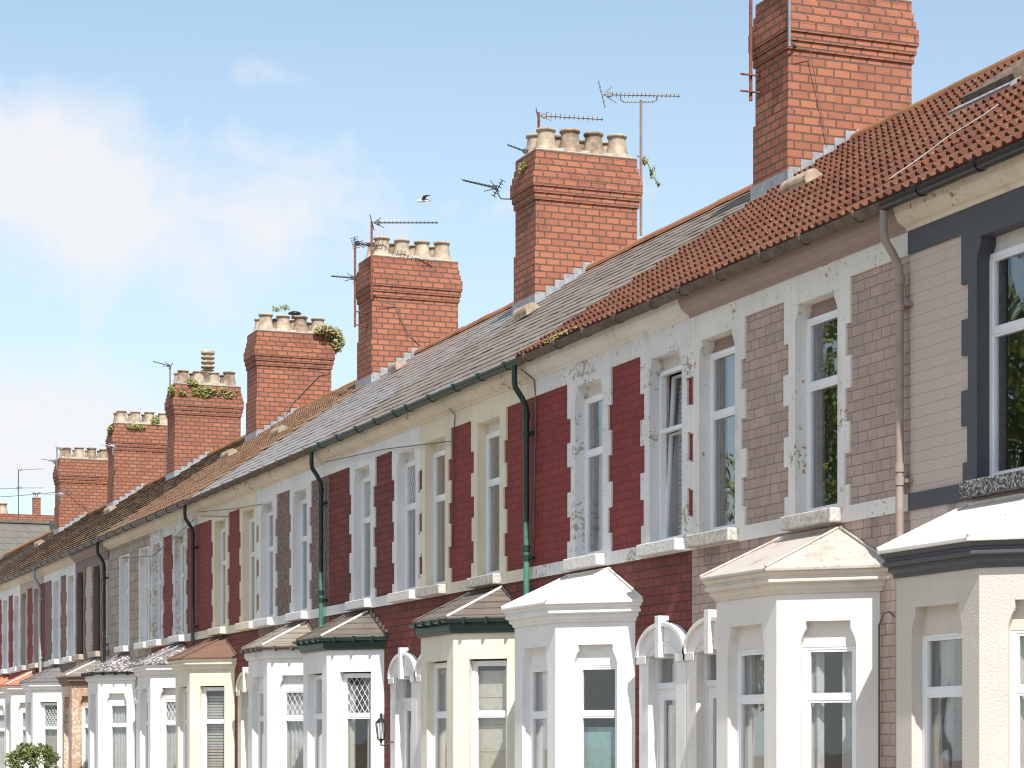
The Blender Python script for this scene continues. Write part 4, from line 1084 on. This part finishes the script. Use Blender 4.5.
# ------------------------------------------------------------------ light, sky, camera
ELEV = math.radians(51); SX = -.135
sd = V((SX, -1, 0)).normalized()*math.cos(ELEV) + Z_*math.sin(ELEV)
sun = bpy.data.lights.new('sun', 'SUN'); sun.energy = 3.8; sun.angle = math.radians(.53); sun.color = (1, .96, .90)
so = bpy.data.objects.new('sun', sun); COL.objects.link(so); so.rotation_euler = (-sd).to_track_quat('-Z', 'Y').to_euler(); so.location = (0, -20, 40)
wd = bpy.data.worlds.new('World'); S.world = wd; wd.use_nodes = True; nt = wd.node_tree
bg = nt.nodes['Background']
sky = nd(nt, 'ShaderNodeTexSky', sky_type='NISHITA'); sky.sun_disc = False; sky.sun_elevation = ELEV; sky.sun_rotation = math.pi
sky.air_density = 1.0; sky.dust_density = .5; sky.ozone_density = 1.0
tc = nd(nt, 'ShaderNodeTexCoord'); dvec = tc.outputs['Generated']
sx = nd(nt, 'ShaderNodeSeparateXYZ'); nt.links.new(dvec, sx.inputs[0])
az = nd(nt, 'ShaderNodeMath', operation='ARCTAN2'); nt.links.new(sx.outputs[0], az.inputs[0]); nt.links.new(sx.outputs[1], az.inputs[1])
el = nd(nt, 'ShaderNodeMath', operation='ARCSINE'); nt.links.new(sx.outputs[2], el.inputs[0])
cb = nd(nt, 'ShaderNodeCombineXYZ'); nt.links.new(az.outputs[0], cb.inputs[0]); nt.links.new(el.outputs[0], cb.inputs[1])
AE = cb.outputs[0]
def azel(X, y):
    a = math.atan((X-512)/2290.)+PHI; e = math.atan2((744-y)/2290., math.hypot(1, (X-512)/2290.)); return a, e
def blob(X, y, rx, ry, rot=0.):
    a, e = azel(X, y)
    mp = nd(nt, 'ShaderNodeMapping', vector_type='TEXTURE'); nt.links.new(AE, mp.inputs[0])
    mp.inputs['Location'].default_value = (a, e, 0); mp.inputs['Rotation'].default_value = (0, 0, rot); mp.inputs['Scale'].default_value = (rx/2290., ry/2290., 1)
    ln = nd(nt, 'ShaderNodeVectorMath', operation='LENGTH'); nt.links.new(mp.outputs[0], ln.inputs[0])
    return ramp(nt, ln.outputs['Value'], .15, 1., 1., 0.)
n1 = noise(nt, 19, 10, .58, AE, .5); n2 = noise(nt, 55, 8, .62, scaled(nt, AE, (.4, 1.2, 1)), .4)
acc = None
for (X, y, rx, ry, rot, k) in ((60, 190, 340, 170, -.3, 1.0), (270, 210, 260, 130, -.3, .85), (30, 425, 300, 110, 0, 1.15), (-250, 250, 400, 260, 0, 1.), (150, 560, 900, 160, 0, .35), (560, 205, 420, 50, .12, .42), (240, 75, 140, 40, 0, .35), (100, 235, 330, 24, .12, .4), (620, 260, 500, 80, .1, .3)):
    bl = mul(nt, blob(X, y, rx, ry, rot), k)
    acc = bl if acc is None else mul(nt, acc, bl, 'MAXIMUM')
d = mul(nt, acc, mul(nt, mul(nt, n1, 1.5), mul(nt, n2, .35), 'ADD'), 'ADD')
mask = ramp(nt, d, 1.30, 1.82, 0, .92)
haze = ramp(nt, el.outputs[0], -.02, .36, .85, .0)
skyc = mix(nt, 1., sky.outputs[0], (1.32, 1.25, 1.11), 'MULTIPLY')
skyc = mix(nt, haze, skyc, (3.9, 4.75, 5.55))
skyc = mix(nt, mask, skyc, (5.45, 5.45, 5.65))
# unseen bright cloud banks, added out of view to lift the shaded fronts
def fill_bank(a, e, ra, re):
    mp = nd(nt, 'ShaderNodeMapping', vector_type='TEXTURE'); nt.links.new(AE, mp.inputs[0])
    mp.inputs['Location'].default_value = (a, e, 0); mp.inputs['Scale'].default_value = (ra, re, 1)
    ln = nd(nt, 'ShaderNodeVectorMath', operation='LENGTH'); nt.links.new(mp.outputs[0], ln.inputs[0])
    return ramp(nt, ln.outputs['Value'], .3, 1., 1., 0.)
west = mul(nt, fill_bank(-1.5, .62, 1.1, .5), ramp(nt, noise(nt, 5, 8, .6, AE, .4), .36, .56), 'MULTIPLY')
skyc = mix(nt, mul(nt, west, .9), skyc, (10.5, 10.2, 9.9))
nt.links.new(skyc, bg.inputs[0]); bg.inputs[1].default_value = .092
# the mix node clamps nothing here: sky values are well above one
cam = bpy.data.cameras.new('camera'); co = bpy.data.objects.new('camera', cam); COL.objects.link(co); S.camera = co
co.location = (0, 0, EYE); co.rotation_euler = (math.pi/2, 0, -PHI)
cam.sensor_width = 36; cam.lens = 36*2290/1024.; cam.shift_y = (744-384)/1024.; cam.clip_end = 3000
S.view_settings.view_transform = 'Standard'; S.view_settings.look = 'None'; S.view_settings.exposure = .86; S.view_settings.gamma = 1
S.cycles.transparent_max_bounces = 16; S.cycles.max_bounces = 8; S.cycles.diffuse_bounces = 4
S.cycles.use_denoising = True; S.cycles.filter_width = 1.15
